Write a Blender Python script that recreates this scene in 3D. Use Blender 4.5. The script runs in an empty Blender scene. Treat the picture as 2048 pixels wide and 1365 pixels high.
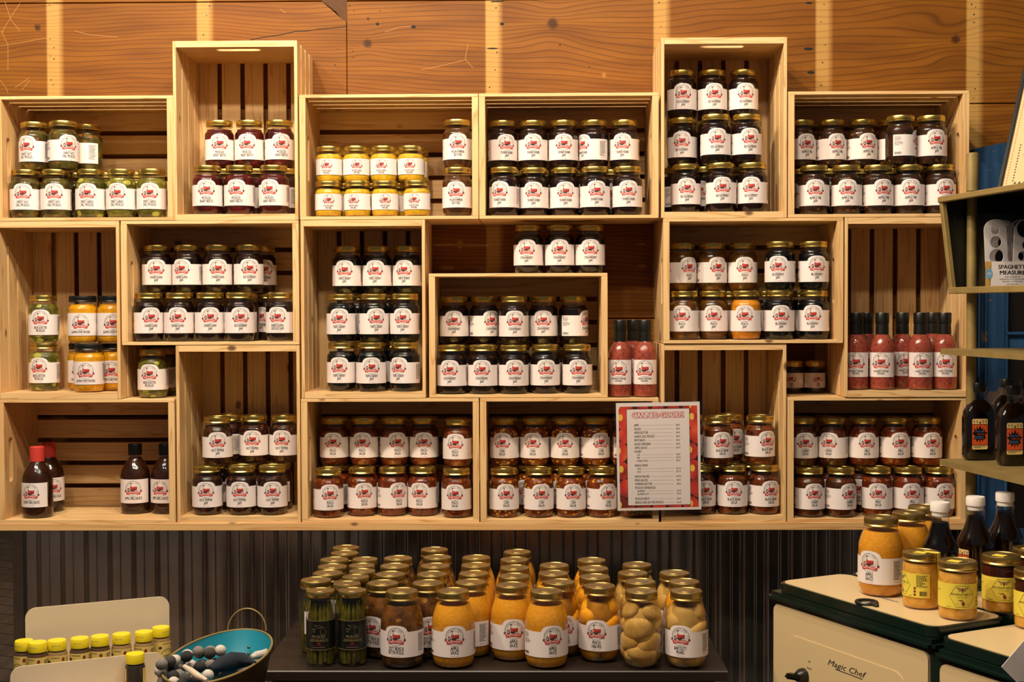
import bpy, bmesh, math, random
from mathutils import Vector, Matrix
S = bpy.context.scene
COL = S.collection
PI = math.pi
rnd = random.Random(7)

# ------------------------------------------------------------------ camera
F, CX, CY = 2620.0, 1024.0, 682.5            # focal length and centre in pixels of the 2048x1365 frame
VX, VY, RHO = 1064.0, 615.0, 0.0032          # where the wall's normal meets the frame, and the roll
D, H = 3.40, 1.50                            # distance to the crate fronts, eye height
_d = Vector(((VX-CX)/F, (CY-VY)/F, -1)).normalized()
_z = Vector((-RHO, 1, 0)); _z = (_z - _z.dot(_d)*_d).normalized()
_x = _d.cross(_z)
M = Matrix((_x, _d, _z))                     # camera axes to world axes
C0 = Vector((0, -D, H))
cam = bpy.data.cameras.new('camera'); cam.sensor_width = 36; cam.lens = F/2048*36
cam.clip_start = 0.05
camo = bpy.data.objects.new('camera', cam); COL.objects.link(camo)
camo.matrix_world = Matrix.Translation(C0) @ M.to_4x4()
S.camera = camo

def ray(px, py): return M @ Vector(((px-CX)/F, -(py-CY)/F, -1))
def atY(px, py, Y): r = ray(px, py); return C0 + r*((Y-C0.y)/r.y)
def atZ(px, py, Z): r = ray(px, py); return C0 + r*((Z-C0.z)/r.z)
def proj(p): c = M.transposed() @ (Vector(p)-C0); return CX-F*c.x/c.z, CY+F*c.y/c.z
def Xat(px, Y, Z):
    X = (px-VX)/F*(D+Y)
    for _ in range(3): X += (px-proj((X, Y, Z))[0])/F*(D+Y)
    return X

# ------------------------------------------------------------------ light
S.view_settings.view_transform = 'Standard'; S.view_settings.look = 'None'
S.view_settings.gamma = 1; S.view_settings.use_curve_mapping = False
S.view_settings.exposure = 0.42
w = bpy.data.worlds.new('shop_air'); S.world = w; w.use_nodes = True
w.node_tree.nodes['Background'].inputs[0].default_value = (0.86, 0.90, 0.95, 1)
w.node_tree.nodes['Background'].inputs[1].default_value = 0.062
S.cycles.max_bounces = 7; S.cycles.transparent_max_bounces = 16
S.cycles.sample_clamp_indirect = 3.0
def bulb(x, y, z, power, r=0.05, col=(1.0, 0.85, 0.66)):
    l = bpy.data.lights.new('ceiling_or_added_bulb', 'POINT'); l.energy = power; l.color = col; l.shadow_soft_size = r
    o = bpy.data.objects.new('ceiling_or_added_bulb', l); o.location = (x, y, z); COL.objects.link(o)
for x, y, z, p in ((-1.55, -1.25, 3.05, 62), (-0.95, -1.2, 3.05, 66), (-0.35, -1.25, 3.05, 62), (0.25, -1.3, 3.05, 44),
                   (-1.25, -1.95, 3.15, 24), (-0.55, -2.0, 3.15, 24), (0.15, -1.95, 3.15, 20), (0.85, -1.9, 3.15, 12)):
    bulb(x, y, z, p)
bulb(-1.9, 2.6, 2.8, 70)  # added lamp out of view, brightens the floor past the metal wall

# ------------------------------------------------------------------ node helper
def lin(h):
    c = [int(h[i:i+2], 16)/255 for i in (0, 2, 4)]
    return tuple(v/12.92 if v <= .04045 else ((v+.055)/1.055)**2.4 for v in c)+(1,)
class NT:
    def __init__(s, name):
        s.m = bpy.data.materials.new(name); s.m.use_nodes = True
        s.t = s.m.node_tree; s.t.nodes.clear()
        s.out = s.t.nodes.new('ShaderNodeOutputMaterial')
    def n(s, ty, ins=None, **kw):
        o = s.t.nodes.new(ty)
        for k, v in kw.items(): setattr(o, k, v)
        for k, v in (ins or {}).items(): s.put(o.inputs[k], v)
        return o
    def put(s, sock, v):
        if isinstance(v, bpy.types.NodeSocket): s.t.links.new(v, sock)
        elif isinstance(v, bpy.types.Node): s.t.links.new(v.outputs[0], sock)
        else: sock.default_value = v
    def math(s, op, a, b=0.0, c=0.0):
        return s.n('ShaderNodeMath', {0: a, 1: b, 2: c}, operation=op).outputs[0]
    def vmath(s, op, a, b): return s.n('ShaderNodeVectorMath', {0: a, 1: b}, operation=op).outputs[0]
    def coord(s, which='Object'): return s.n('ShaderNodeTexCoord').outputs[which]
    def noise(s, vec, scale=5, detail=3, rough=.5, dist=0): return s.n('ShaderNodeTexNoise', {'Vector': vec, 'Scale': scale, 'Detail': detail, 'Roughness': rough, 'Distortion': dist})
    def ramp(s, fac, stops, interp='LINEAR'):
        r = s.n('ShaderNodeValToRGB', {0: fac}); e = r.color_ramp.elements; r.color_ramp.interpolation = interp
        while len(e) > 1: e.remove(e[-1])
        e[0].position, e[0].color = stops[0]
        for p, c in stops[1:]: e.new(p).color = c
        return r.outputs[0]
    def mix(s, fac, a, b, mode='MIX'):
        o = s.n('ShaderNodeMix', data_type='RGBA', blend_type=mode)
        s.put(o.inputs[0], fac); s.put(o.inputs[6], a); s.put(o.inputs[7], b); return o.outputs[2]
    def bump(s, h, strength=.3, dist=.001): return s.n('ShaderNodeBump', {'Height': h, 'Strength': strength, 'Distance': dist}).outputs[0]
    def pbr(s, base, rough=.5, metal=0, normal=None, **k):
        p = s.n('ShaderNodeBsdfPrincipled', {'Base Color': base, 'Roughness': rough, 'Metallic': metal})
        if normal is not None: s.put(p.inputs['Normal'], normal)
        for a, b in k.items(): s.put(p.inputs[a.replace('_', ' ')], b)
        s.t.links.new(p.outputs[0], s.out.inputs[0]); return p
def plain(name, h, rough=.5, metal=0, var=.06, scale=60, **k):
    t = NT(name); c = lin(h)
    n = t.noise(t.coord(), scale, 3)
    t.pbr(t.mix(t.math('MULTIPLY', n, var*2), c, tuple(x*.55 for x in c[:3])+(1,)), rough, metal, **k); return t.m

def pine(name, axis, light, dark, knots=True):
    t = NT(name); co = t.coord()
    r = t.n('ShaderNodeObjectInfo').outputs['Random']
    v = t.vmath('ADD', co, t.n('ShaderNodeCombineXYZ', {0: t.math('MULTIPLY', r, 7), 1: t.math('MULTIPLY', r, 13), 2: t.math('MULTIPLY', r, 19)}).outputs[0])
    sc = {'x': (1.2, 30, 30), 'z': (30, 30, 1.2)}[axis]
    vs = t.vmath('MULTIPLY', v, sc)
    broad = t.noise(vs, 1.0, 2, .5, .35)
    rings = t.math('FRACT', t.math('MULTIPLY', broad, 9))
    fine = t.noise(t.vmath('MULTIPLY', v, tuple(a*9 for a in sc)), 1, 2)
    patch = t.noise(v, 3.2, 2)
    c = t.ramp(rings, [(0, lin(light)), (.7, lin(light)), (.93, lin(dark)), (1, lin(light))])
    c = t.mix(t.math('MULTIPLY', fine, .35), c, lin(dark))
    c = t.mix(t.n('ShaderNodeMapRange', {0: patch, 1: .5, 2: .75, 3: 0, 4: .45}).outputs[0], c, lin('C98F52'))
    if knots:
        vk = t.n('ShaderNodeTexVoronoi', {'Vector': t.vmath('MULTIPLY', v, {'x': (1, 1.6, 1.6), 'z': (1.6, 1.6, 1)}[axis]), 'Scale': 6.5}).outputs['Distance']
        c = t.mix(t.n('ShaderNodeMapRange', {0: vk, 1: .05, 2: .10, 3: .9, 4: 0}).outputs[0], c, lin('5A3418'))
    t.pbr(c, .55, normal=t.bump(fine, .25, .0006)); return t.m
PX = pine('pine_long_grain', 'x', 'E6C088', 'C6955A')
PZ = pine('pine_cross_grain', 'z', 'E4BE85', 'C29056')
PXS = pine('shelf_pine', 'x', 'DDB176', 'C08C50')

GL = NT('jar_glass')                                       # thin clear wall: see-through with a mirror film
def film(t, f0=.04):
    x = t.n('ShaderNodeLayerWeight', {0: .5}).outputs['Facing']; return t.math('MULTIPLY_ADD', t.math('POWER', x, 4.5), 1-f0, f0)
fr = film(GL, .055)
mx = GL.n('ShaderNodeMixShader', {0: fr, 1: GL.n('ShaderNodeBsdfTransparent', {0: (.96, .97, .95, 1)}), 2: GL.n('ShaderNodeBsdfGlossy', {'Color': (1, 1, 1, 1), 'Roughness': .048})})
GL.t.links.new(mx.outputs[0], GL.out.inputs[0]); GL = GL.m
PL = NT('clear_plastic')
mx = PL.n('ShaderNodeMixShader', {0: film(PL, .03), 1: PL.n('ShaderNodeBsdfTransparent', {0: (.97, .97, .97, 1)}), 2: PL.n('ShaderNodeBsdfGlossy', {'Roughness': .12})})
PL.t.links.new(mx.outputs[0], PL.out.inputs[0]); PL = PL.m

def metal(name, h, rough, knurl=0):
    t = NT(name); co = t.coord(); n = t.noise(co, 40, 3)
    c = t.mix(t.math('MULTIPLY', n, .5), lin(h), tuple(x*.5 for x in lin(h)[:3])+(1,))
    t.pbr(c, t.math('MULTIPLY_ADD', n, .25, rough-.1), 1.0); return t.m
BRASS = metal('lid_brass', 'E8C86E', .27)
BRASSD = metal('lid_dull_gold', 'CCB06A', .32)
STEEL = metal('steel', '9A9488', .4)
GOLDP = plain('aged_gold_paint', 'A98F55', .5, .35, .5, 25)
BLACK = plain('black_plastic', '14130F', .35)
INK = plain('ink_black', '1C1917', .7)
WHITE = plain('label_paper', 'E8DBD6', .6, var=.02)
RED = plain('label_red', 'C4372A', .6, var=.02)
DRED = plain('label_dark_red', '7E2A26', .6, var=.02)
GREY = plain('label_grey_print', '8C8178', .7)
SKIN = plain('label_skin', 'DBA98A', .7)
YEL = plain('label_yellow', 'E6CE48', .55, var=.03)
GOLDI = plain('label_gold_ink', '8E7C50', .5)
NIGHT = plain('label_black', '0E1110', .35)
ORAN = plain('label_orange', 'D8521F', .5)
BLUEI = plain('label_blue_ink', '5A6EA0', .6)
CREAMI = plain('label_cream', 'EBC87A', .6)

def contents(name, a, b, scale=60, chunk=None, thr=.45, rough=.45, sub=0):
    t = NT(name); co = t.vmath('ADD', t.coord(), t.vmath('MULTIPLY', t.n('ShaderNodeObjectInfo').outputs['Location'], (3, 3, 3)))
    n = t.noise(co, scale, 4, .6)
    c = t.ramp(n, [(.35, lin(a)), (.65, lin(b))])
    h = n.outputs[0]
    if chunk:
        vo = t.n('ShaderNodeTexVoronoi', {'Vector': t.vmath('ADD', t.vmath('MULTIPLY', co, (1, 1, 1.5)), t.vmath('MULTIPLY', t.noise(co, scale*1.5, 2).outputs['Color'], (.012, .012, .012))), 'Scale': scale*2.1, 'Randomness': 1.0})
        m = t.n('ShaderNodeMapRange', {0: vo.outputs['Distance'], 1: .38, 2: .52, 3: 1, 4: 0}).outputs[0]
        sel = t.math('GREATER_THAN', t.n('ShaderNodeSeparateColor', {0: vo.outputs['Color']}).outputs[0], 1-thr)
        c = t.mix(t.math('MULTIPLY', m, sel), c, lin(chunk))
    t.pbr(c, rough, normal=t.bump(h, .5, .002), Specular_IOR_Level=.08); return t.m
CM = dict(
    red=contents('red_jam', '1E0A07', '0F0604', 40), dark=contents('blue_jam', '0B0A0B', '050506', 40),
    rhub=contents('rhubarb_jam', '27100A', '130A07', 40), pie=contents('apple_pie_jam', '3E2210', '1E1109', 35, '6A4220', .12),
    peachj=contents('peach_jam', '6E4012', '3C2408', 30), peachl=contents('light_peach_jam', 'D88A1E', 'B46A10', 30),
    pepper=contents('hot_pepper_jam', '3A1A0B', '1C0D07', 45, '61301A', .2),
    salsa=contents('tomato_salsa', '7A3010', '4A1C0A', 50, '94501C', .3), corn=contents('corn_salsa', '84380F', '50210A', 50, 'D39A2C', .33),
    bean=contents('bean_salsa', '7C3A12', '3F1D0A', 45, '2A140A', .35), cherry=contents('cherry_salsa', '5E2A10', '33170A', 45, '3E3A14', .2),
    beet=contents('beet_jar', '5A1512', '240807', 28), pick=contents('pickle_brine', '7A7228', '3E3A14', 20, 'A8A040', .4),
    hotp=contents('hot_pickle', '5C5424', '33230F', 36, '86521E', .28), butter=contents('pumpkin_butter', '5A3414', '3A200C', 30),
    must=contents('garlic_mustard', 'D9AE2C', 'C49620', 90), honeym=contents('honey_mustard', 'E0A21C', 'C88610', 60),
    sauce=contents('apple_sauce', 'DE9826', 'D28A1E', 160), zesty=contents('zesty_pickle', '74461A', '35200E', 30, '94662A', .3),
    dress=contents('berry_dressing', 'A8503E', '8C3C30', 110, '4A2018', .12), bbq=contents('bbq_sauce', '3A1A0A', '241006', 50),
    asp=contents('asparagus_brine', '2E3210', '1C200A', 30), syrup=contents('maple_syrup', '150A06', '0A0504', 10, rough=.2),
    honey=contents('creamed_honey', 'E8AE4C', 'D49430', 90), honeyd=contents('dark_honey', '4A1A0C', '2A0E08', 30),
    liquid=contents('fruit_liquor', 'B87C20', '8A5412', 20), pearl=contents('pear_liquor', 'C09650', 'A07A38', 20))
FRUIT = dict(peach=contents('peach_half', 'E8A024', 'D08010', 30), pear=contents('pear_half', 'CFA45C', 'B4843C', 30), spear=contents('asparagus_spear', '665C22', '3C3610', 40))

# ------------------------------------------------------------------ mesh helper
class MB:
    def __init__(s): s.v = []; s.f = []; s.m = []; s.mats = []
    def mi(s, mat):
        if mat not in s.mats: s.mats.append(mat)
        return s.mats.index(mat)
    def add(s, vs, fs, mat, T=None):
        b = len(s.v); k = s.mi(mat)
        s.v += [tuple(T @ Vector(v)) if T else tuple(v) for v in vs]
        s.f += [tuple(b+i for i in f) for f in fs]; s.m += [k]*len(fs); return s
    def box(s, lo, hi, mat, T=None, c=0.0):
        x0, y0, z0 = lo; x1, y1, z1 = hi
        if c > 0:                                             # chamfered along its edges
            bm = bmesh.new(); bmesh.ops.create_cube(bm, size=1)
            for v in bm.verts: v.co = Vector(((x0+x1)/2+v.co.x*(x1-x0), (y0+y1)/2+v.co.y*(y1-y0), (z0+z1)/2+v.co.z*(z1-z0)))
            bmesh.ops.bevel(bm, geom=bm.edges[:], offset=c, segments=1 if c < .003 else 4, affect='EDGES')
            bm.verts.index_update(); s.add([v.co.copy() for v in bm.verts], [[v.index for v in f.verts] for f in bm.faces], mat, T); bm.free(); return s
        vs = [(x, y, z) for z in (z0, z1) for y in (y0, y1) for x in (x0, x1)]
        return s.add(vs, [(0, 2, 3, 1), (4, 5, 7, 6), (0, 1, 5, 4), (2, 6, 7, 3), (0, 4, 6, 2), (1, 3, 7, 5)], mat, T)
    def lathe(s, prof, mat, seg=32, T=None, sx=1, sy=1, caps=(True, True), sup=0):
        vs = []; fs = []
        for r, z in prof:
            for i in range(seg):
                a = 2*PI*i/seg; cx, cy = math.cos(a), math.sin(a)
                if sup: cx = math.copysign(abs(cx)**sup, cx); cy = math.copysign(abs(cy)**sup, cy)
                vs.append((r*cx*sx, r*cy*sy, z))
        for j in range(len(prof)-1):
            for i in range(seg):
                k = (i+1) % seg; fs.append((j*seg+i, j*seg+k, (j+1)*seg+k, (j+1)*seg+i))
        if caps[0]: fs.append(tuple(range(seg))[::-1])
        if caps[1]: fs.append(tuple((len(prof)-1)*seg+i for i in range(seg)))
        return s.add(vs, fs, mat, T)
    def tube(s, pts, r, mat, seg=8, T=None, closed=False):
        pts = [Vector(p) for p in pts]; n = len(pts); rs = r if isinstance(r, (list, tuple)) else [r]*n
        vs = []; fs = []; up = None
        for i, p in enumerate(pts):
            a = pts[(i-1) % n] if (closed or i) else p; b = pts[(i+1) % n] if (closed or i < n-1) else p
            t = (b-a).normalized()
            if up is None: up = t.orthogonal().normalized()
            up = (up-up.dot(t)*t).normalized(); q = t.cross(up)
            for k in range(seg):
                an = 2*PI*k/seg; vs.append(p+rs[i]*(math.cos(an)*up+math.sin(an)*q))
        for i in range(n if closed else n-1):
            j = (i+1) % n
            for k in range(seg): l = (k+1) % seg; fs.append((i*seg+k, i*seg+l, j*seg+l, j*seg+k))
        if not closed: fs += [tuple(range(seg))[::-1], tuple((n-1)*seg+k for k in range(seg))]
        return s.add(vs, fs, mat, T)
    def prism(s, poly, a, b, mat, T=None):                    # poly in x,z extruded along y
        n = len(poly); vs = [(x, a, z) for x, z in poly]+[(x, b, z) for x, z in poly]
        return s.add(vs, [tuple(range(n)), tuple(range(n, 2*n))[::-1]]+[(i, i+n, (i+1) % n+n, (i+1) % n) for i in range(n)], mat, T)
    def ball(s, c, r, mat, seg=12, sc=(1, 1, 1), rot=None, clampr=None):
        vs = []; fs = []; c = Vector(c); n2 = seg//2
        for j in range(n2+1):
            ph = PI*j/n2
            for i in range(seg):
                a = 2*PI*i/seg; p = Vector((r*math.sin(ph)*math.cos(a)*sc[0], r*math.sin(ph)*math.sin(a)*sc[1], r*math.cos(ph)*sc[2]))
                if rot: p = rot @ p
                p = p+c
                if clampr:
                    q = math.hypot(p.x, p.y); R = clampr(p.z)
                    if q > R: p.x *= R/q; p.y *= R/q
                vs.append(p)
        for j in range(n2):
            for i in range(seg): k = (i+1) % seg; fs.append((j*seg+i, (j+1)*seg+i, (j+1)*seg+k, j*seg+k))
        return s.add(vs, fs, mat)
    def mesh(s, name, smooth=35):
        me = bpy.data.meshes.new(name); me.from_pydata([tuple(v) for v in s.v], [], s.f)
        for m in s.mats: me.materials.append(m)
        me.polygons.foreach_set('material_index', s.m)
        bm = bmesh.new(); bm.from_mesh(me); bmesh.ops.remove_doubles(bm, verts=bm.verts, dist=1e-7)
        bmesh.ops.recalc_face_normals(bm, faces=bm.faces); bm.to_mesh(me); bm.free()
        if smooth: me.shade_smooth(); me.set_sharp_from_angle(angle=math.radians(smooth))
        me.update(); return me
    def build(s, name, parent=None, smooth=35):
        o = bpy.data.objects.new(name, s.mesh(name, smooth)); COL.objects.link(o); o.parent = parent; return o
def link(name, me, parent=None):
    o = bpy.data.objects.new(name, me); COL.objects.link(o); o.parent = parent; return o
def tag(o, label, cat, group=None):
    o['label'] = label; o['category'] = cat
    if group: o['group'] = group
    return o
def thing(name, label, cat, loc=(0, 0, 0), rz=0, group=None):
    o = bpy.data.objects.new(name, None); COL.objects.link(o); o.location = loc; o.rotation_euler = (0, 0, rz); o.empty_display_size = .02
    return tag(o, label, cat, group)
def struct(o): o['kind'] = 'structure'; return o

# ------------------------------------------------------------------ flat print, laid on flat or round faces
_tc = {}
def glyphs(s, sz, xs=1.0, bold=0.0, res=2, shear=0):
    k = (s, sz, xs, bold, shear)
    if k not in _tc:
        cu = bpy.data.curves.new('t', 'FONT'); cu.body = s; cu.size = sz; cu.offset = bold*sz; cu.resolution_u = res; cu.shear = shear
        cu.align_x = 'CENTER'; o = bpy.data.objects.new('t', cu); me = bpy.data.meshes.new_from_object(o)
        _tc[k] = ([(v.co.x*xs, v.co.y) for v in me.vertices], [tuple(p.vertices) for p in me.polygons])
        bpy.data.objects.remove(o); bpy.data.curves.remove(cu); bpy.data.meshes.remove(me)
    return _tc[k]
class Print:
    def __init__(s): s.parts = []
    def poly(s, pts, mat, lift=1): s.parts.append((pts, [tuple(range(len(pts)))], mat, lift)); return s
    def rect(s, x0, z0, x1, z1, mat, lift=1): return s.poly([(x0, z0), (x1, z0), (x1, z1), (x0, z1)], mat, lift)
    def text(s, t, x, z, cap, mat, lift=2, xs=.6, bold=0, arc=None, shear=0, width=None):
        sz = cap/.70; v, f = glyphs(t, sz, xs, 0, 2, shear)
        if not v: return s
        k = 1
        if width: w_ = max(a for a, b in v)-min(a for a, b in v); k = width/w_
        v = [(a*k, b) for a, b in v]
        if arc: v = [(math.sin(a/arc)*(arc+b), math.cos(a/arc)*(arc+b)-arc) for a, b in v]
        for i, dx in enumerate((-bold*sz*.8*k, bold*sz*.8*k) if bold else (0,)): s.parts.append(([(x+a+dx, z+b) for a, b in v], f, mat, lift+.3*i))
        return s
    def ring(s, x, z, r, wd, mat, lift=2, n=40, a0=0, a1=2*PI, sx=1):
        vs = []
        for i in range(n+1):
            a = a0+(a1-a0)*i/n; vs += [(x+sx*(r-wd/2)*math.cos(a), z+(r-wd/2)*math.sin(a)), (x+sx*(r+wd/2)*math.cos(a), z+(r+wd/2)*math.sin(a))]
        s.parts.append((vs, [(2*i, 2*i+1, 2*i+3, 2*i+2) for i in range(n)], mat, lift)); return s
    def disc(s, x, z, rx, rz, mat, lift=2, n=16): return s.poly([(x+rx*math.cos(2*PI*i/n), z+rz*math.sin(2*PI*i/n)) for i in range(n)], mat, lift)
    def line(s, pts, wd, mat, lift=2):
        for (a, b), (c, d) in zip(pts, pts[1:]):
            l = math.hypot(c-a, d-b) or 1; nx, nz = -(d-b)/l*wd/2, (c-a)/l*wd/2
            s.poly([(a+nx, b+nz), (a-nx, b-nz), (c-nx, d-nz), (c+nx, d+nz)], mat, lift)
        return s
    def rows(s, x0, x1, z0, z1, n, mat, seed=1, lift=2, fill=.45):
        q = random.Random(seed); dz = (z1-z0)/n
        for i in range(n):
            x = x0; end = x1-(x1-x0)*q.choice((0, .05, .15, .4))
            while x < end-.001:
                e = min(end, x+q.uniform(.0015, .005)); s.rect(x, z1-dz*i-dz*fill, e, z1-dz*i, mat, lift); x = e+.0007
        return s
    def code(s, x0, x1, z0, z1, mat, seed=3, lift=2):
        q = random.Random(seed); x = x0
        while x < x1: wd = q.choice((.0002, .0004, .0006)); s.rect(x, z0, x+wd, z1, mat, lift); x += wd+q.choice((.0003, .0005))
        return s
    def to(s, mb, r=None, unit=.00014, step=.0035, T=None, T0=0.0):
        # r: wrap onto a cylinder of that radius, front at -Y
        for mat in {p[2].name: p[2] for p in s.parts}.values():
            bm = bmesh.new(); lf = {}
            for v, f, m, l in s.parts:
                if m is not mat: continue
                vs = [bm.verts.new((a, l*unit, b)) for a, b in v]
                for q in f:
                    try: bm.faces.new([vs[i] for i in q])
                    except ValueError: pass
            bmesh.ops.triangulate(bm, faces=[f for f in bm.faces if len(f.verts) > 4])
            if r:
                xs = [v.co.x for v in bm.verts]; k = math.floor(min(xs)/step)
                while k*step < max(xs):
                    bmesh.ops.bisect_plane(bm, geom=bm.verts[:]+bm.edges[:]+bm.faces[:], plane_co=(k*step, 0, 0), plane_no=(1, 0, 0), dist=1e-7); k += 1
            bm.verts.index_update(); out = []
            for v in bm.verts:
                x, l, z = v.co
                if r: out.append(((r+T0+l)*math.sin(x/r), -(r+T0+l)*math.cos(x/r), z))
                else: out.append((x, -l-T0, z))
            mb.add(out, [[v.index for v in f.verts] for f in bm.faces], mat, T); bm.free()
        return mb

def logo(p, x, z, R):                                         # farmer on a red tractor in a ring, above a ribbon
    q = lambda a, b: (x+a*R, z+b*R)
    p.ring(x, z, R, R*.035, INK); p.ring(x, z, R*.70, R*.025, GREY)
    t = 'LOUDERBACK AND CULL'; n = len(t)
    for i, ch in enumerate(t):
        if ch == ' ': continue
        a = math.radians(205-(230*i/(n-1))); v, f = glyphs(ch, R*.2/.7, .75, .01, 1)
        ca, sa = math.cos(a-PI/2), math.sin(a-PI/2); cx, cz = x+R*.78*math.cos(a), z+R*.78*math.sin(a)
        p.parts.append(([(cx+u*ca-w_*sa, cz+u*sa+w_*ca) for u, w_ in v], f, GREY, 2))
    p.poly([q(-.45, .20), q(-.1, .24), q(.5, .27), q(.53, -.14), q(.3, -.2), q(-.3, -.13)], RED, 2)
    p.poly([q(-.05, .02), q(.12, .06), q(.3, .04), q(.34, -.16), q(.02, -.18)], DRED, 3); p.poly([q(.36, .20), q(.48, .21), q(.5, -.12), q(.38, -.14)], DRED, 3); p.line([q(-.12, .24), q(-.12, -.12)], R*.03, DRED, 4)
    p.poly([q(-.34, -.10), q(-.05, -.16), q(.36, -.16), q(.3, -.30), q(-.1, -.34), q(-.38, -.25)], INK, 5)
    p.poly([q(.02, -.02), q(.2, 0), q(.2, -.12), q(.02, -.14)], DRED, 3)
    p.disc(*q(-.585, -.17), R*.17, R*.27, INK, 4); p.disc(*q(-.6, -.17), R*.09, R*.15, WHITE, 5); p.disc(*q(-.6, -.17), R*.05, R*.11, RED, 6)
    for a, b, r in ((.24, -.30, .11), (.47, -.32, .1)): p.disc(*q(a, b), R*r, R*r, INK, 4); p.disc(*q(a, b), R*r*.65, R*r*.65, WHITE, 5)
    p.disc(*q(-.28, .55), R*.07, R*.08, SKIN, 3); p.poly([q(-.42, .6), q(-.14, .63), q(-.18, .68), q(-.22, .74), q(-.34, .73), q(-.37, .66)], INK, 4)
    p.poly([q(-.36, .2), q(-.34, .44), q(-.24, .45), q(-.20, .22)], GREY, 3); p.poly([q(-.24, .4), q(-.1, .3), q(-.12, .26), q(-.26, .34)], SKIN, 4)
    for sgn in (-1, 1): p.poly([q(sgn*.88, -.48), q(sgn*1.14, -.44), q(sgn*1.04, -.32), q(sgn*1.1, -.18), q(sgn*.9, -.2)], DRED, 3)
    up = []; dn = []
    for i in range(11):
        a = -1+.2*i; up.append(q(a*.95, -.36-.15*a*a)); dn.append(q(a*.82, -.68-.15*a*a))
    p.poly(up+dn[::-1], RED, 7)
    p.text('FARM MARKET', x, z-R*.60, R*.19, WHITE, 8, .85, .01, arc=R*2.6, width=R*1.4)
    p.text('EST 1976', x, z-R*.90, R*.09, INK, 8)

def jar_label(kind, r, z0, z1, lines, arch=.0135, half=.077, R=.0195, zc=None, cap=.0073, tw=.033, side=True):
    p = Print(); top = []
    N = 40
    for i in range(N+1):
        x = half-2*half*i/N; top.append(x)
    xs = sorted(set([round(-half+i*.004, 4) for i in range(int(2*half/.004)+1)]+[half]+[round(-.027+i*.0015, 4) for i in range(37)]), reverse=True)
    def zt(x):
        if not arch: return z1
        a = abs(x)/.0245
        e = z1+arch*(1-a**2.6)**.5 if a < 1 else z1
        return max(e, z1)
    cr = .003
    b = Print(); pts = []
    for i in range(len(xs)-1):                                # paper as narrow strips so that the arch stays convex
        x1_, x0_ = xs[i], xs[i+1]
        b.poly([(x0_, z0), (x1_, z0), (x1_, zt(x1_)), (x0_, zt(x0_))], WHITE, 0)
    zc = zc or z1-.0093
    logo(p, 0, zc, R)
    zt0 = zc-R-.002
    for i, l in enumerate(lines):
        n = len(l); wd = min(tw, n*cap*.45)
        p.text(l, 0, zt0-(cap*1.12)*(i+1)+.0014, cap, INK, 2, .6, .03, width=wd)
    if lines: p.text('NET WT 16 OZ (454g)', 0, z0+.0022, .0018, RED, 2, .8, width=.017)
    if side:
        zz = z1-.004; h_ = z1-z0
        p.text('Nutrition Facts', .060, zz-.003, .0022, INK, 2, .7, .02, width=.019); p.rect(.0505, z0+.009, .0507, zz, INK); p.rect(.0695, z0+.009, .0697, zz, INK)
        p.rows(.0512, .069, z0+.009, zz-.004, 13, INK, 4, fill=.5); p.rows(.052, .068, z0+.004, z0+.006, 1, RED, 9)
        p.rows(-.073, -.054, zz-.002, zz, 1, RED, 5); p.rows(-.073, -.056, zz-.012, zz-.0025, 5, INK, 6); p.rows(-.073, -.052, zz-.025, zz-.014, 4, INK, 7)
        p.code(-.073, -.055, z0+.004, z0+.010, INK)
    mb = MB(); b.to(mb, r, T0=.0003, unit=.00007); p.to(mb, r, T0=.0003, unit=.00007)
    return mb.mesh(kind+'_label', 0)

# ------------------------------------------------------------------ jars
def lid_prof(R, h=.016):
    return [(R*.97, 0), (R*1.02, .0005), (R*1.03, .002), (R*1.0, .004), (R*.985, .0048), (R*1.0, .0062), (R*1.0, h-.003), (R*.985, h-.001), (R*.95, h), (R*.90, h), (R*.885, h-.0008), (R*.5, h-.0008), (R*.49, h-.0002), (.0001, h-.0002)]
def lid_mesh(name, R, z, mat, h=.016):
    mb = MB(); seg = 48; mb.lathe(lid_prof(R, h), mat, seg, Matrix.Translation((0, 0, z)), caps=(True, False))
    for i in range(72):                                       # knurls round the band
        a = 2*PI*i/72; T = Matrix.Translation((0, 0, z)) @ Matrix.Rotation(a, 4, 'Z')
        mb.box((R*.99, -.0006, .0070), (R*1.012, .0006, h-.0035), mat, T)
    return mb.mesh(name)
def body(name, prof, mat, seg=40, **k): return MB().lathe(prof, mat, seg, **k).mesh(name, 60)
def shrink(prof, d, top, bot=.003):
    out = [(max(r-d, .002), max(z, bot)) for r, z in prof if z < top]
    a = [p for p in prof if p[1] >= top]
    return out+[((a[0][0] if a else out[-1][0])-d, top)]
PINT = [(.027, 0), (.031, .0005), (.0342, .003), (.0368, .009), (.0385, .017), (.0393, .026), (.0393, .0885), (0.0391, 0.0911), (0.0384, 0.0936), (0.0372, 0.0960), (0.0356, 0.0981), (0.0337, 0.0999), (.0333, .104), (.0333, .124)]
MUST = [(.027, 0), (.031, .001), (.0335, .005), (.0348, .013), (.0350, .022), (.0350, .063), (0.0348, 0.0651), (0.0340, 0.0672), (0.0329, 0.0690), (0.0313, 0.0705), (.0312, .074), (.0312, .090)]
HONM = [(.030, 0), (.034, .001), (.0368, .006), (.0384, .016), (.0386, .026), (.0386, .090), (0.0383, 0.0925), (0.0375, 0.0948), (0.0361, 0.0969), (0.0344, 0.0987), (.0342, .103), (.0342, .122)]
SMAL = [(.024, 0), (.027, .002), (.0285, .008), (.0285, .058), (.027, .066), (.0262, .070), (.0262, .084)]
QRT = [(.033, 0), (.037, .001), (.0412, .006), (.0447, .016), (.0462, .027), (.0462, .090), (.0459, .097), (.0450, .104), (.0434, .111), (.0412, .118), (.0386, .125), (.0358, .132), (.0336, .137), (.0325, .141), (.0325, .156)]
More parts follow.
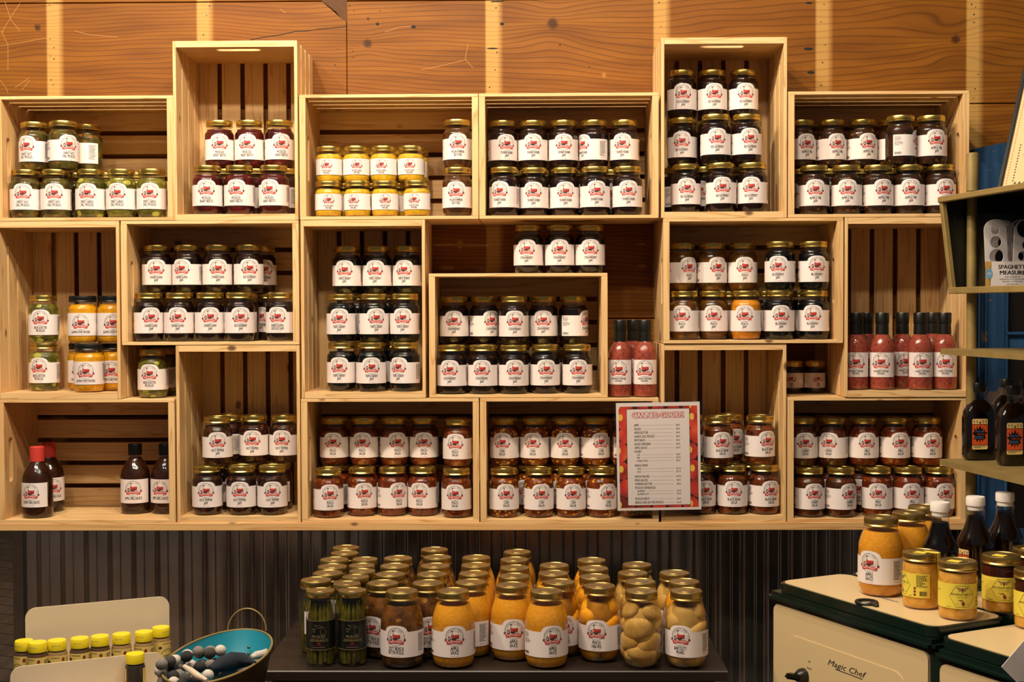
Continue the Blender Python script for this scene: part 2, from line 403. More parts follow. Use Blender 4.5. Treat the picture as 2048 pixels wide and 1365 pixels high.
TALL = [(.025, 0), (.0280, .001), (.0298, .006), (.0305, .014), (.0305, .140), (.0298, .147), (.0285, .150), (.0285, .155)]
ASPW = [(.027, 0), (.0315, .002), (.035, .010), (.0362, .022), (.0362, .108), (.035, .120), (.0335, .130), (.0325, .138), (.0325, .156)]
HONY = [(.031, 0), (.0345, .001), (.0365, .005), (.0372, .012), (.0372, .080), (.0364, .087), (.0355, .091), (.0355, .108)]
def pieces(kind, prof, top):
    def R(z):
        for (r0, z0), (r1, z1) in zip(prof, prof[1:]):
            if z0 <= z <= z1 and z1 > z0: return r0+(r1-r0)*(z-z0)/(z1-z0)-.0018
        return prof[0][0]-.002 if z < prof[0][1]+.001 else prof[-1][0]-.002
    mb = MB(); q = random.Random(5); mt = FRUIT[kind]
    if kind == 'spear':
        rr = max(r for r, z in prof)-.0058
        for i in range(17):
            a = 2*PI*i/17+q.uniform(-.05, .05); x, y = rr*math.cos(a), rr*math.sin(a); tl = q.uniform(-.1, .1)
            z0 = .004+q.uniform(0, .006); z1 = top-q.uniform(.004, .02)
            mb.tube([(x, y, z0), (x*.97+tl*.02*y, y*.97, (z0+z1)/2), (x*.9, y*.9, z1-.02), (x*.85, y*.85, z1)], [.0048, .0044, .0046, .001], mt, 7)
        mb.lathe([(rr-.004, .004), (rr-.004, top-.006)], CM['asp'], 20)
    else:
        for lv in range(4):
            z = .028+lv*(top-.046)/3
            for k in range(3 if lv < 3 else 2):
                a = 2*PI*(k+.5*(lv % 2))/3+q.uniform(-.3, .3)-.5; rr = R(z)-.020
                mb.ball((rr*math.cos(a), rr*math.sin(a), z+q.uniform(-.006, .006)), .031, mt, 20, (.72, 1.05, q.uniform(.62, .95)), Matrix.Rotation(a, 3, 'Z') @ Matrix.Rotation(q.uniform(-.7, .7), 3, 'X'), clampr=R)
        for k in range(7):
            a = q.uniform(0, 6.28); z = q.uniform(.02, top-.02); rr = R(z)-.012; mb.ball((rr*math.cos(a), rr*math.sin(a), z), .017, mt, 14, (.6, 1, .8), Matrix.Rotation(a, 3, 'Z'), clampr=R)
        mb.lathe(shrink(prof, .0085, top-.004), CM['liquid' if kind == 'peach' else 'pearl'], 20)
    return mb.mesh(kind+'_pieces', 60)
BODY = {k: body(k+'_glass', p, GL) for k, p in dict(pint=PINT, must=MUST, honm=HONM, small=SMAL, quart=QRT, tall=TALL, aspw=ASPW, hony=HONY).items()}
PROF = dict(pint=PINT, must=MUST, honm=HONM, small=SMAL, quart=QRT, tall=TALL, aspw=ASPW, hony=HONY)
HT = dict(pint=.128, must=.094, honm=.127, small=.088, quart=.160, tall=.159, aspw=.160, hony=.110, dress=.2015, bbq=.187, flask=.173, dec=.215, spice=.105)
RAD = dict(pint=.0395, must=.0352, honm=.0388, small=.0287, quart=.0467, tall=.0307, aspw=.0364, hony=.0376, dress=.0318, bbq=.0405)
LID = dict(pint=lid_mesh('brass_lid', .0350, .112, BRASS), must=lid_mesh('brass_lid', .0330, .079, BRASS, .015), honm=lid_mesh('black_lid', .0355, .110, BLACK, .017),
           small=lid_mesh('brass_lid', .0272, .073, BRASS, .015), quart=lid_mesh('brass_lid', .0340, .142, BRASSD, .018),
           tall=MB().lathe([(.0298, 0), (.0305, .001), (.0305, .010), (.0296, .012), (.026, .012), (.0255, .0112), (.015, .0112), (.014, .012), (.0001, .012)], BRASSD, 40, Matrix.Translation((0, 0, .147)), caps=(True, False)).mesh('flat_lid'),
           aspw=lid_mesh('brass_lid', .0340, .142, BRASSD, .018), hony=lid_mesh('jar_lid', .0372, .093, BRASSD, .017))
_sh = {}
def shared(key, fn):
    if key not in _sh: _sh[key] = fn()
    return _sh[key]

# kind: (jar type, contents, words on the label, object name, noun phrase, category)
K = dict(
    hotdill=('pint', 'hotp', ('SWEET HOT', 'DILL PICKLES'), 'pickle_jar', 'jar of sweet hot dill pickles'),
    gardill=('pint', 'pick', ('SWEET GARLIC', 'DILL PICKLES'), 'pickle_jar', 'jar of sweet garlic dill pickles'),
    beets=('pint', 'beet', ('PICKLED', 'BABY BEETS'), 'beet_jar', 'jar of pickled baby beets'),
    garmust=('must', 'must', ('ROASTED GARLIC', 'MUSTARD'), 'mustard_jar', 'squat jar of roasted garlic mustard'),
    pecan=('pint', 'butter', ('PECAN PUMPKIN', 'BUTTER'), 'pumpkin_butter_jar', 'jar of pecan pumpkin butter'),
    rhubarb=('pint', 'rhub', ('STRAWBERRY RHUBARB', 'JAM'), 'jam_jar', 'jar of strawberry rhubarb jam'),
    rasp=('pint', 'red', ('RED RASPBERRY', 'JAM'), 'jam_jar', 'jar of red raspberry jam'),
    applepie=('pint', 'pie', ('APPLE PIE', 'JAM'), 'jam_jar', 'jar of apple pie jam'),
    bnb=('pint', 'pick', ('BREAD & BUTTER', 'PICKLES'), 'pickle_jar', 'jar of bread and butter pickles'),
    jalmust=('honm', 'honeym', ('JALAPENO HONEY MUSTARD',), 'mustard_jar', 'black-lidded jar of honey mustard'),
    strjal=('pint', 'red', ('STRAWBERRY JALAPENO', 'JAM'), 'jam_jar', 'jar of strawberry jalapeno jam'),
    raspjal=('pint', 'red', ('RASPBERRY JALAPENO', 'SEEDLESS JAM'), 'jam_jar', 'jar of raspberry jalapeno jam'),
    triple=('pint', 'dark', ('TRIPLE BERRY', 'JAM'), 'jam_jar', 'jar of triple berry jam'),
    straw=('pint', 'red', ('STRAWBERRY', 'JAM'), 'jam_jar', 'jar of strawberry jam'),
    peachjam=('pint', 'peachj', ('PEACH', 'JAM'), 'jam_jar', 'jar of dark peach jam'),
    peachlit=('pint', 'peachl', ('PEACH', 'JAM'), 'jam_jar', 'jar of bright orange peach jam'),
    blue=('pint', 'dark', ('BLUEBERRY', 'JAM'), 'jam_jar', 'jar of blueberry jam'),
    pepper=('pint', 'pepper', ('HOT PEPPER', 'JAM'), 'jam_jar', 'jar of hot pepper jam'),
    psalsa=('pint', 'salsa', ('PEACH', 'SALSA'), 'salsa_jar', 'jar of peach salsa'),
    csalsa=('pint', 'corn', ('CORN', 'SALSA'), 'salsa_jar', 'jar of corn salsa'),
    bsalsa=('pint', 'bean', ('BLACK BEAN', 'SALSA'), 'salsa_jar', 'jar of black bean salsa'),
    chsalsa=('pint', 'cherry', ('CHERRY', 'SALSA'), 'salsa_jar', 'jar of cherry salsa'),
    msalsa=('pint', 'salsa', ('MILD', 'SALSA'), 'salsa_jar', 'jar of mild salsa'),
    cherjam=('small', 'red', ('CHERRY', 'JAM'), 'jam_jar', 'small jar of cherry jam'),
    sdress=('dress', 'dress', ('STRAWBERRY POPPYSEED', 'DRESSING'), 'dressing_bottle', 'bottle of strawberry poppyseed dressing'),
    cdress=('dress', 'dress', ('CHERRY POPPYSEED', 'DRESSING'), 'dressing_bottle', 'bottle of cherry poppyseed dressing'),
    cbbq=('bbq', 'bbq', ('CHERRY BBQ SAUCE',), 'sauce_bottle', 'red-capped bottle of cherry barbecue sauce'),
    abbq=('bbq', 'bbq', ('APPLE BBQ SAUCE',), 'sauce_bottle', 'black-capped bottle of apple barbecue sauce'),
    zesty=('quart', 'zesty', ('ZESTY BREAD &', 'BUTTER PICKLES'), 'pickle_jar', 'quart jar of zesty pickles'),
    sauce=('quart', 'sauce', ('APPLE', 'SAUCE'), 'apple_sauce_jar', 'quart jar of apple sauce'),
    peach=('quart', '*peach', ('PEACH', 'HALVES'), 'peach_jar', 'quart jar of peach halves'),
    pear=('quart', '*pear', ('BARTLETT', 'PEARS'), 'pear_jar', 'quart jar of pear halves'),
    tallasp=('tall', '*spear', None, 'asparagus_jar', 'slim asparagus jar with black label'),
    wasp=('aspw', '*spear', ('PICKLED', 'ASPARAGUS'), 'asparagus_jar', 'asparagus jar with white label'),
)
def label_for(kind):
    jt, c, lines = K[kind][:3]
    if jt == 'pint': return jar_label(kind, .0394, .022, .0765, lines, zc=.0665, half=.077)
    if jt == 'must': return jar_label(kind, .0351, .018, .060, lines, arch=0, R=.0135, zc=.0455, cap=.0048, tw=.026)
    if jt == 'honm': return jar_label(kind, .0387, .021, .081, lines, arch=0, R=.0205, zc=.0565, cap=.0072, tw=.050, half=.070)
    if jt == 'small': return jar_label(kind, .0286, .016, .056, lines, arch=0, R=.0125, zc=.0425, cap=.0046, side=False, half=.05)
    if jt == 'quart': return jar_label(kind, .0463, .027, .081, lines, zc=.0705, R=.0190, cap=.0075)
    if jt == 'aspw': return jar_label(kind, .0363, .045, .095, lines, arch=.01, zc=.082, R=.0165, side=False, half=.035)
    if jt == 'dress': return jar_label(kind, .0316, .034, .098, lines, arch=0, R=.0215, zc=.0745, cap=.0052, tw=.040, side=False, half=.040)
    if jt == 'bbq': return jar_label(kind, .0400, .030, .094, lines, arch=0, R=.0205, zc=.0695, cap=.0078, tw=.046, side=False, half=.045)
    if jt == 'tall':
        p = Print(); p.rect(-.055, .037, .055, .099, NIGHT, 0); p.rect(-.055, .0985, .055, .0995, GOLDI, 1); p.rect(-.055, .0365, .055, .0375, GOLDI, 1)
        p.line([(x*.001+.004, .078+z*.001) for x, z in ((-13, 13), (-8, 10), (-3, 12), (2, 10), (4, 6), (0, 8), (-5, 5), (-12, 10), (-13, 13))], .0004, GOLDI)
        p.line([(x*.001+.004, .078+z*.001) for x, z in ((1, -9), (0, 0), (2, 6), (6, 8), (10, 5), (9, 1), (12, -2), (10, -8), (1, -9))], .0004, GOLDI)
        p.text('Michigan', -.010, .080, .003, GOLDI, 2); p.text('Made', -.010, .0745, .003, GOLDI, 2)
        p.text('PICKLED', 0, .0625, .0058, GOLDI, 2, .8, 0, width=.028); p.text('ASPARAGUS', 0, .0545, .0058, GOLDI, 2, .8, 0, width=.040)
        p.text('MILD', 0, .0490, .0032, RED, 2, .8, 0); p.rows(-.014, .014, .0445, .0465, 1, DRED, 2); p.rows(-.014, .014, .0405, .0425, 1, GREY, 3)
        return p.to(MB(), .0306, T0=.0003).mesh('asparagus_label', 0)
DRESSP = [(.027, 0), (.030, .002), (.0314, .008), (.0314, .104), (.0305, .116), (.027, .128), (.0215, .138), (.0165, .145), (.0150, .150), (.0150, .19)]
BBQP = [(.030, 0), (.036, .002), (.0393, .008), (.0398, .02), (.0398, .098), (.0385, .108), (.0345, .120), (.028, .132), (.021, .142), (.0165, .149), (.0158, .155), (.0158, .18)]
def parts_of(kind):
    jt, c = K[kind][:2]
    lb = shared(kind+'L', lambda: label_for(kind))
    if jt == 'dress':
        return [('glass_body', shared('dg', lambda: body('bottle_glass', DRESSP, GL))), ('contents', shared('dc', lambda: body('dressing', shrink(DRESSP, .0007, .146), CM['dress']))),
                ('cap', shared('dk', lambda: MB().lathe([(.0172, .146), (.0168, .160), (.0162, .172), (.0172, .1735), (.0176, .177), (.0176, .199), (.0165, .2015), (.0001, .2015)], BLACK, 32, caps=(True, False)).mesh('black_cap'))), ('paper_label', lb)]
    if jt == 'bbq':
        rc = kind == 'cbbq'; mt = RED if rc else BLACK
        return [('glass_body', shared('bg', lambda: body('bottle_glass', BBQP, GL))), ('contents', shared('bc', lambda: body('sauce', shrink(BBQP, .0007, .150), CM['bbq']))),
                ('cap', shared('bk'+kind, lambda: MB().lathe([(.0185, .148), (.0188, .165), (.0186, .185), (.017, .187), (.0001, .187)] if rc else [(.0178, .156), (.0182, .158), (.0182, .184), (.017, .187), (.0001, .187)], mt, 32, caps=(True, False)).mesh('bottle_cap'))), ('paper_label', lb)]
    p = PROF[jt]; top = {'pint': .104, 'must': .0725, 'honm': .104, 'small': .066, 'quart': .132, 'tall': .146, 'aspw': .132}[jt]
    if c[0] == '*': cm = shared(jt+c, lambda: pieces(c[1:], p, top))
    else: cm = shared(jt+c, lambda: body(c+'_fill', shrink(p, .0009, top), CM[c]))
    return [('glass_body', BODY[jt]), ('contents', cm), ('lid', LID[jt]), ('paper_label', lb)]
def put_jar(kind, loc, face, label, group):
    """face: where the label looks, degrees to the right of the line to the viewer"""
    al = math.atan2(-loc[0], D+loc[1])
    t = thing(K[kind][3], label, 'bottle' if K[kind][0] in ('dress', 'bbq') else 'jar', loc, al+math.radians(face), group)
    for n, me in parts_of(kind): link(n, me, t)
    return t
# ------------------------------------------------------------------ the setting
def wall_wood():
    t = NT('weathered_board'); co = t.coord(); sp = t.n('ShaderNodeSeparateXYZ', {0: co}); x, z = sp.outputs[0], sp.outputs[2]
    zz = z
    for kx, kz, s, a in ((.06, 2.285, .05, .9), (-.455, 2.235, .035, .8), (1.16, 2.22, .05, .8), (-1.38, 2.28, .05, .6), (-1.0, 2.17, .13, -.35), (.62, 2.24, .3, -.25), (1.0, 2.26, .28, -.3)):
        dx, dz = t.math('SUBTRACT', x, kx), t.math('SUBTRACT', z, kz)
        e = t.math('EXPONENT', t.math('MULTIPLY', t.math('ADD', t.math('MULTIPLY', t.math('POWER', t.math('ABSOLUTE', dx), 2), .35), t.math('POWER', t.math('ABSOLUTE', dz), 2)), -1/(s*s)))
        zz = t.math('ADD', zz, t.math('MULTIPLY', t.math('MULTIPLY', e, dz), a))
    wob = t.noise(t.n('ShaderNodeCombineXYZ', {0: t.math('MULTIPLY', x, 1.3), 1: 0.0, 2: t.math('MULTIPLY', z, 4)}).outputs[0], 1, 2)
    g = t.math('ADD', zz, t.math('MULTIPLY', wob, .10))
    f1 = t.math('FRACT', t.math('MULTIPLY', g, 88))
    ringsz = t.noise(t.n('ShaderNodeCombineXYZ', {0: t.math('MULTIPLY', x, 3), 1: 0.0, 2: t.math('MULTIPLY', zz, 34)}).outputs[0], 1, 2)
    line = t.ramp(f1, [(0, (0, 0, 0, 1)), (.66, (.08, .08, .08, 1)), (.88, (1, 1, 1, 1)), (1, (0, 0, 0, 1))])
    fib = t.noise(t.n('ShaderNodeCombineXYZ', {0: t.math('MULTIPLY', x, 9), 1: 0.0, 2: t.math('MULTIPLY', g, 420)}).outputs[0], 1, 2)
    base = t.ramp(ringsz, [(.3, lin('8E5812')), (.7, lin('6C3E08'))])
    c = t.mix(t.math('MULTIPLY', line, .6), base, lin('3A1C06'))
    c = t.mix(t.math('MULTIPLY', fib, .3), c, lin('6E3A0E'))
    bl = t.noise(t.n('ShaderNodeCombineXYZ', {0: t.math('MULTIPLY', x, 3.0), 1: 0.0, 2: t.math('MULTIPLY', z, 4.5)}).outputs[0], 1, 4)
    c = t.mix(t.n('ShaderNodeMapRange', {0: bl, 1: .52, 2: .8, 3: 0, 4: .5}).outputs[0], c, lin('6B3508'))
    st = 0.0                                                  # pale bands where joists once covered the boards
    for cx in (-1.328, -.908, -.105, .360, .807, 1.221):
        a = t.n('ShaderNodeMapRange', {0: x, 1: cx-.024, 2: cx-.018}).outputs[0]
        b = t.n('ShaderNodeMapRange', {0: x, 1: cx+.010, 2: cx+.028, 3: 1, 4: 0}).outputs[0]
        st = t.math('MAXIMUM', st, t.math('MULTIPLY', a, b))
    pale = t.mix(t.math('MULTIPLY', line, .35), lin('CBA05A'), lin('8C5A24'))
    c = t.mix(t.math('MULTIPLY', st, .64), c, pale)
    sv = t.n('ShaderNodeTexVoronoi', {'Vector': t.n('ShaderNodeCombineXYZ', {0: t.math('MULTIPLY', x, 5), 1: 0.0, 2: t.math('MULTIPLY', z, 4)}).outputs[0], 'Scale': 1.0}).outputs['Distance']
    c = t.mix(t.n('ShaderNodeMapRange', {0: sv, 1: .075, 2: .085, 3: .28, 4: 0}).outputs[0], c, lin('D9A25C'))
    kd = 0.0
    for kx, kz, s in ((.06, 2.285, .012), (-.455, 2.235, .010), (-.452, 2.302, .004), (1.17, 2.235, .010), (-1.375, 2.285, .007)):
        r = t.math('SQRT', t.math('ADD', t.math('POWER', t.math('ABSOLUTE', t.math('SUBTRACT', x, kx)), 2), t.math('POWER', t.math('ABSOLUTE', t.math('SUBTRACT', z, kz)), 2)))
        r = t.math('ADD', r, t.math('MULTIPLY', t.math('SUBTRACT', t.noise(co, 90, 3), .5), .012))
        kd = t.math('MAXIMUM', kd, t.n('ShaderNodeMapRange', {0: r, 1: s*.7, 2: s*1.6, 3: .85, 4: 0}).outputs[0])
    c = t.mix(kd, c, lin('33180A'))
    t.pbr(c, t.math('MULTIPLY_ADD', fib, .2, .45), normal=t.bump(t.math('ADD', line, fib), .22, .0012), Specular_IOR_Level=.2); return t.m
WALL = wall_wood(); DARK = plain('crevice_dark', '1A0D05', .9); NAILM = plain('nail_hole_dark', '100A06', .8)
mb = MB(); WY = .250
edges = [2.75, 2.352, 2.058, 1.765, 1.468, 1.20, .940]
for i, (a, b) in enumerate(zip(edges, edges[1:])):
    cuts = [-3.2, -.512, 3.4] if i == 1 else ([-3.2, .45, 3.4] if i == 3 else [-3.2, 3.4])
    for x0, x1 in zip(cuts, cuts[1:]): mb.box((x0+.0008, WY, b+.0014), (x1-.0008, WY+.025, a-.0014), WALL, c=.0012)
mb.box((-3.2, WY+.024, .93), (3.4, WY+.05, 2.76), DARK)
p = Print()
q = random.Random(3)
for px, py in ((99, 10), (113, 5), (100, 78), (108, 95), (101, 112), (108, 118), (102, 160), (106, 170), (413, 4), (419, 12), (413, 31), (407, 70), (675, 98), (670, 130), (992, 16), (994, 105), (990, 140), (979, 175), (985, 4), (1322, 53), (1318, 5), (1648, 9), (1642, 44), (1651, 90), (1645, 125), (1642, 171), (1943, 9), (1951, 15), (1948, 29), (1948, 45), (1956, 149), (1950, 178), (1947, 196), (1120, 90), (1179, 134), (708, 22), (699, 12), (705, 102), (707, 115), (760, 22)):
    c = atY(px, py, WY); p.disc(c.x, c.z, .0022*q.uniform(.6, 1.2), .0018*q.uniform(.6, 1.2), NAILM, 1, 8)
for px, py, a, b in ((827, 54, .007, .004), (1004, 48, .006, .004), (755, 48, .005, .004), (985, 97, .016, .0022), (1617, 98, .013, .004), (1622, 145, .011, .004), (1618, 6, .01, .003), (995, 3, .02, .002)):
    c = atY(px, py, WY); p.disc(c.x, c.z, a, b, NAILM, 1, 12)
pts = [atY(px, py, WY) for px, py in ((500, 80), (530, 74), (560, 70), (590, 63), (615, 62), (640, 58), (665, 56), (693, 53))]
p.line([(a.x, a.z) for a in pts], .0022, NAILM, 1)
pts = [atY(px, py, WY) for px, py in ((637, -4), (655, 14), (672, 24), (684, 38), (694, 44), (694, -4))]
p.poly([(a.x, a.z) for a in pts], plain('split_bark', '5C3C22', .9, var=.4), 1)
SCR = plain('pale_scratch', 'C08A4C', .7)
for l in (((10, 4), (22, 40), (40, 62)), ((40, 6), (12, 50), (3, 68)), ((2, 60), (16, 90), (16, 140)), ((0, 92), (40, 86), (100, 74)), ((30, 176), (58, 156)), ((44, 180), (60, 160)), ((0, 160), (12, 176), (16, 186)), ((150, 62), (180, 70), (236, 74)), ((842, 140), (880, 132), (930, 120), (936, 88)), ((930, 118), (946, 136)), ((560, 18), (572, 26)), ((770, 64), (800, 54), (828, 52))):
    l = [atY(a_, b_, WY) for a_, b_ in l]; p.line([(a.x, a.z) for a in l], .0009, SCR, 1)
p.to(mb, unit=.0003, T=Matrix.Translation((0, WY, 0)))
struct(mb.build('wall_back'))

t = NT('galvanised_sheet'); co = t.coord(); n = t.noise(co, 9, 3); n2 = t.noise(t.vmath('MULTIPLY', co, (30, 30, 2)), 1, 2)
t.pbr(t.ramp(n, [(.3, lin('D6D0CA')), (.7, lin('B8B2AC'))]), t.math('MULTIPLY_ADD', n2, .12, .17), .95); CORR = t.m
mb = MB(); pr = []
x = -1.428; per = .0672
while x < 2.3:
    for f, d in ((0, .002), (.022, .0007), (.05, .0001), (.075, 0), (.415, 0), (.44, .0001), (.468, .0007), (.49, .002), (.55, .014), (.572, .0153), (.60, .0159), (.62, .016), (.87, .016), (.89, .0159), (.918, .0153), (.94, .014)):
        pr.append((x+f*per, WY+d))
    x += per
n = len(pr); mb.add([(a, b, .02) for a, b in pr]+[(a, b, .9195) for a, b in pr]+[(a, b+.0012, .02) for a, b in pr]+[(a, b+.0012, .9195) for a, b in pr],
       [(i, i+1, n+i+1, n+i) for i in range(n-1)]+[(2*n+i, 3*n+i, 3*n+i+1, 2*n+i+1) for i in range(n-1)], CORR)
struct(mb.build('wall_metal', smooth=50))
struct(MB().box((-1.462, WY-.006, 0), (-1.432, WY+.02, .9185), STEEL, c=.001).build('trim_1'))

t = NT('plank_floor'); co = t.coord(); v = t.vmath('MULTIPLY', co, (1, .12, 1)); n = t.noise(v, 14, 4, .6)
br = t.n('ShaderNodeTexBrick', {'Vector': t.n('ShaderNodeMapping', {0: co, 'Rotation': (0, 0, .45)}), 'Color1': lin('A08468'), 'Color2': lin('8A7058'), 'Mortar': lin('1A100A'), 'Scale': 1.0, 'Mortar Size': .004, 'Brick Width': 1.8, 'Row Height': .14})
t.pbr(t.mix(n, br.outputs[0], lin('3F2B1C')), .5, normal=t.bump(n, .2, .002)); FLOOR = t.m
struct(MB().box((-6, -6, -.05), (6, 7, 0), FLOOR).build('floor'))
struct(MB().box((-6, 6.9, 0), (-1.2, 7, 3), plain('far_wall_paint', '4A3A2C', .8)).build('wall_far'))

# long plank that carries the crates
tag(MB().box((-2.4, -.004, .919), (1.128, WY-.003, .9393), PXS, c=.0012).build('shelf_plank'), 'long pine shelf plank under all the crates, above the corrugated metal', 'shelf')

# ------------------------------------------------------------------ crates
LL, SS, DP, ET, ST = .4640, .3240, .241, .016, .0085
def crate_parts(port):
    mz, mx_ = (PZ, PX) if port else (PX, PZ)                  # slats run the long way, ends the short way
    T = Matrix(((0, 0, 1, 0), (0, 1, 0, 0), (1, 0, 0, 0), (0, 0, 0, 1))) if port else Matrix.Identity(4)   # (long, y, short)
    sides = []
    for s0 in (0, SS-ST):
        mb = MB(); q = random.Random(s0 > 0)
        for k in range(4): y0 = k*(.0525+.0103); mb.box((0, y0, s0), (LL, min(DP, y0+.0525), s0+ST), mz, T, c=.0008)
        sides.append(mb)
    back = MB(); n = 5; wd = .0515; gap = (SS-2*ST-n*wd)/(n-1)
    for k in range(n): z0 = ST+k*(wd+gap); back.box((0, DP-ST+.0005, z0+.0003), (LL, DP, z0+wd-.0003), mz, T, c=.0008)
    ends = []
    for a0 in (0, LL-ET):
        mb = MB(); N = 48; w2 = (SS-2*ST)/2; yc, hl, rr = .042, .046, .014
        inn = []; out = []
        y1 = DP-ST-.0005
        for i in range(N):
            a = 2*PI*i/N; ca, sa = math.cos(a), math.sin(a)
            inn.append((SS/2+(hl if ca > 1e-6 else -hl if ca < -1e-6 else 0)+rr*ca, yc+rr*sa))
            k = min(w2/abs(ca) if abs(ca) > 1e-9 else 9, ((y1-yc) if sa > 0 else yc)/abs(sa) if abs(sa) > 1e-9 else 9)
            out.append([SS/2+k*ca, yc+k*sa])
        for tx, ty in ((SS/2+w2, 0), (SS/2-w2, 0), (SS/2+w2, y1), (SS/2-w2, y1)):
            j = min(range(N), key=lambda i: (out[i][0]-tx)**2+(out[i][1]-ty)**2); out[j] = [tx, ty]
        vs = []
        for a in (a0, a0+ET): vs += [(a, y, s) for s, y in inn]+[(a, y, s) for s, y in out]
        fs = []
        for i in range(N):
            j = (i+1) % N
            fs += [(i, j, N+j, N+i), (2*N+j, 2*N+i, 3*N+i, 3*N+j), (i, 2*N+i, 2*N+j, j), (N+j, 3*N+j, 3*N+i, N+i)]
        mb.add(vs, fs, mx_, T); ends.append(mb)
    return [('side_panel', m.mesh('slats', 20)) for m in sides]+[('back_panel', back.mesh('back_slats', 20))]+[('end_panel', m.mesh('end_board', 20)) for m in ends]
CP = {0: crate_parts(0), 1: crate_parts(1)}
Z0, Z1, Z2, Z3 = .9395, 1.2645, 1.4045, 1.7295
CR = {  # name: (upright?, x, z, words in its label)
 'c1': (0, -1.394, Z3, 'dill pickle crate', 'wide pine crate of dill pickles, top row, beside the tall beet crate'),
 'c2': (1, -.930, Z3, 'beet crate', 'upright pine crate of pickled beets rising above its neighbours'),
 'c3': (0, -.602, Z3, 'mustard crate', 'wide pine crate of garlic mustard with two pumpkin butter jars'),
 'c4': (0, -.136, Z3, 'rhubarb crate', 'wide pine crate of strawberry rhubarb jam over the open gap'),
 'c5': (1, .335, Z3, 'raspberry crate', 'upright pine crate stacked three high with red raspberry jam'),
 'c6': (0, .662, Z3, 'apple pie crate', 'wide pine crate of apple pie jam at the top row end'),
 'c7': (1, -1.398, Z1, 'honey mustard crate', 'upright pine crate of bread and butter pickles and honey mustard'),
 'c8': (0, -1.070, Z2, 'jalapeno crate', 'wide pine crate of strawberry jalapeno jam under the beet crate'),
 'c9': (1, -.601, Z1, 'triple berry crate', 'upright pine crate stacked three high with triple berry jam'),
 'c10': (0, -.268, Z1, 'strawberry crate', 'wide pine crate of strawberry jam with three jars on its top'),
 'c11': (0, .340, Z2, 'blueberry crate', 'wide pine crate of peach and blueberry jam'),
 'c12': (1, .808, Z1, 'dressing crate', 'upright pine crate of pink poppyseed dressing bottles'),
 'c14': (0, -1.398, Z0, 'barbecue crate', 'wide half-empty pine crate of barbecue sauce bottles, lowest row'),
 'c15': (1, -.930, Z0, 'hot pepper crate', 'upright pine crate of hot pepper jam on the plank'),
 'c16': (0, -.603, Z0, 'peach salsa crate', 'wide pine crate of peach salsa on the plank'),
 'c17': (0, -.136, Z0, 'corn salsa crate', 'wide pine crate of corn salsa partly behind the price list'),
 'c13': (1, .335, Z0, 'bean salsa crate', 'upright pine crate of black bean salsa beside the price list'),
 'c18': (0, .662, Z0, 'mild salsa crate', 'wide pine crate of cherry and mild salsa behind the stove jars')}
q = random.Random(11); OFF = {}
for k, (port, x, z, sh, lb) in CR.items():
    OFF[k] = q.uniform(-.002, .003)
    t = thing('pine_crate', lb, 'crate', (x, OFF[k], z), 0, 'pine crates stacked on the wall shelf')
    for n, me in CP[port]: link(n, me, t)

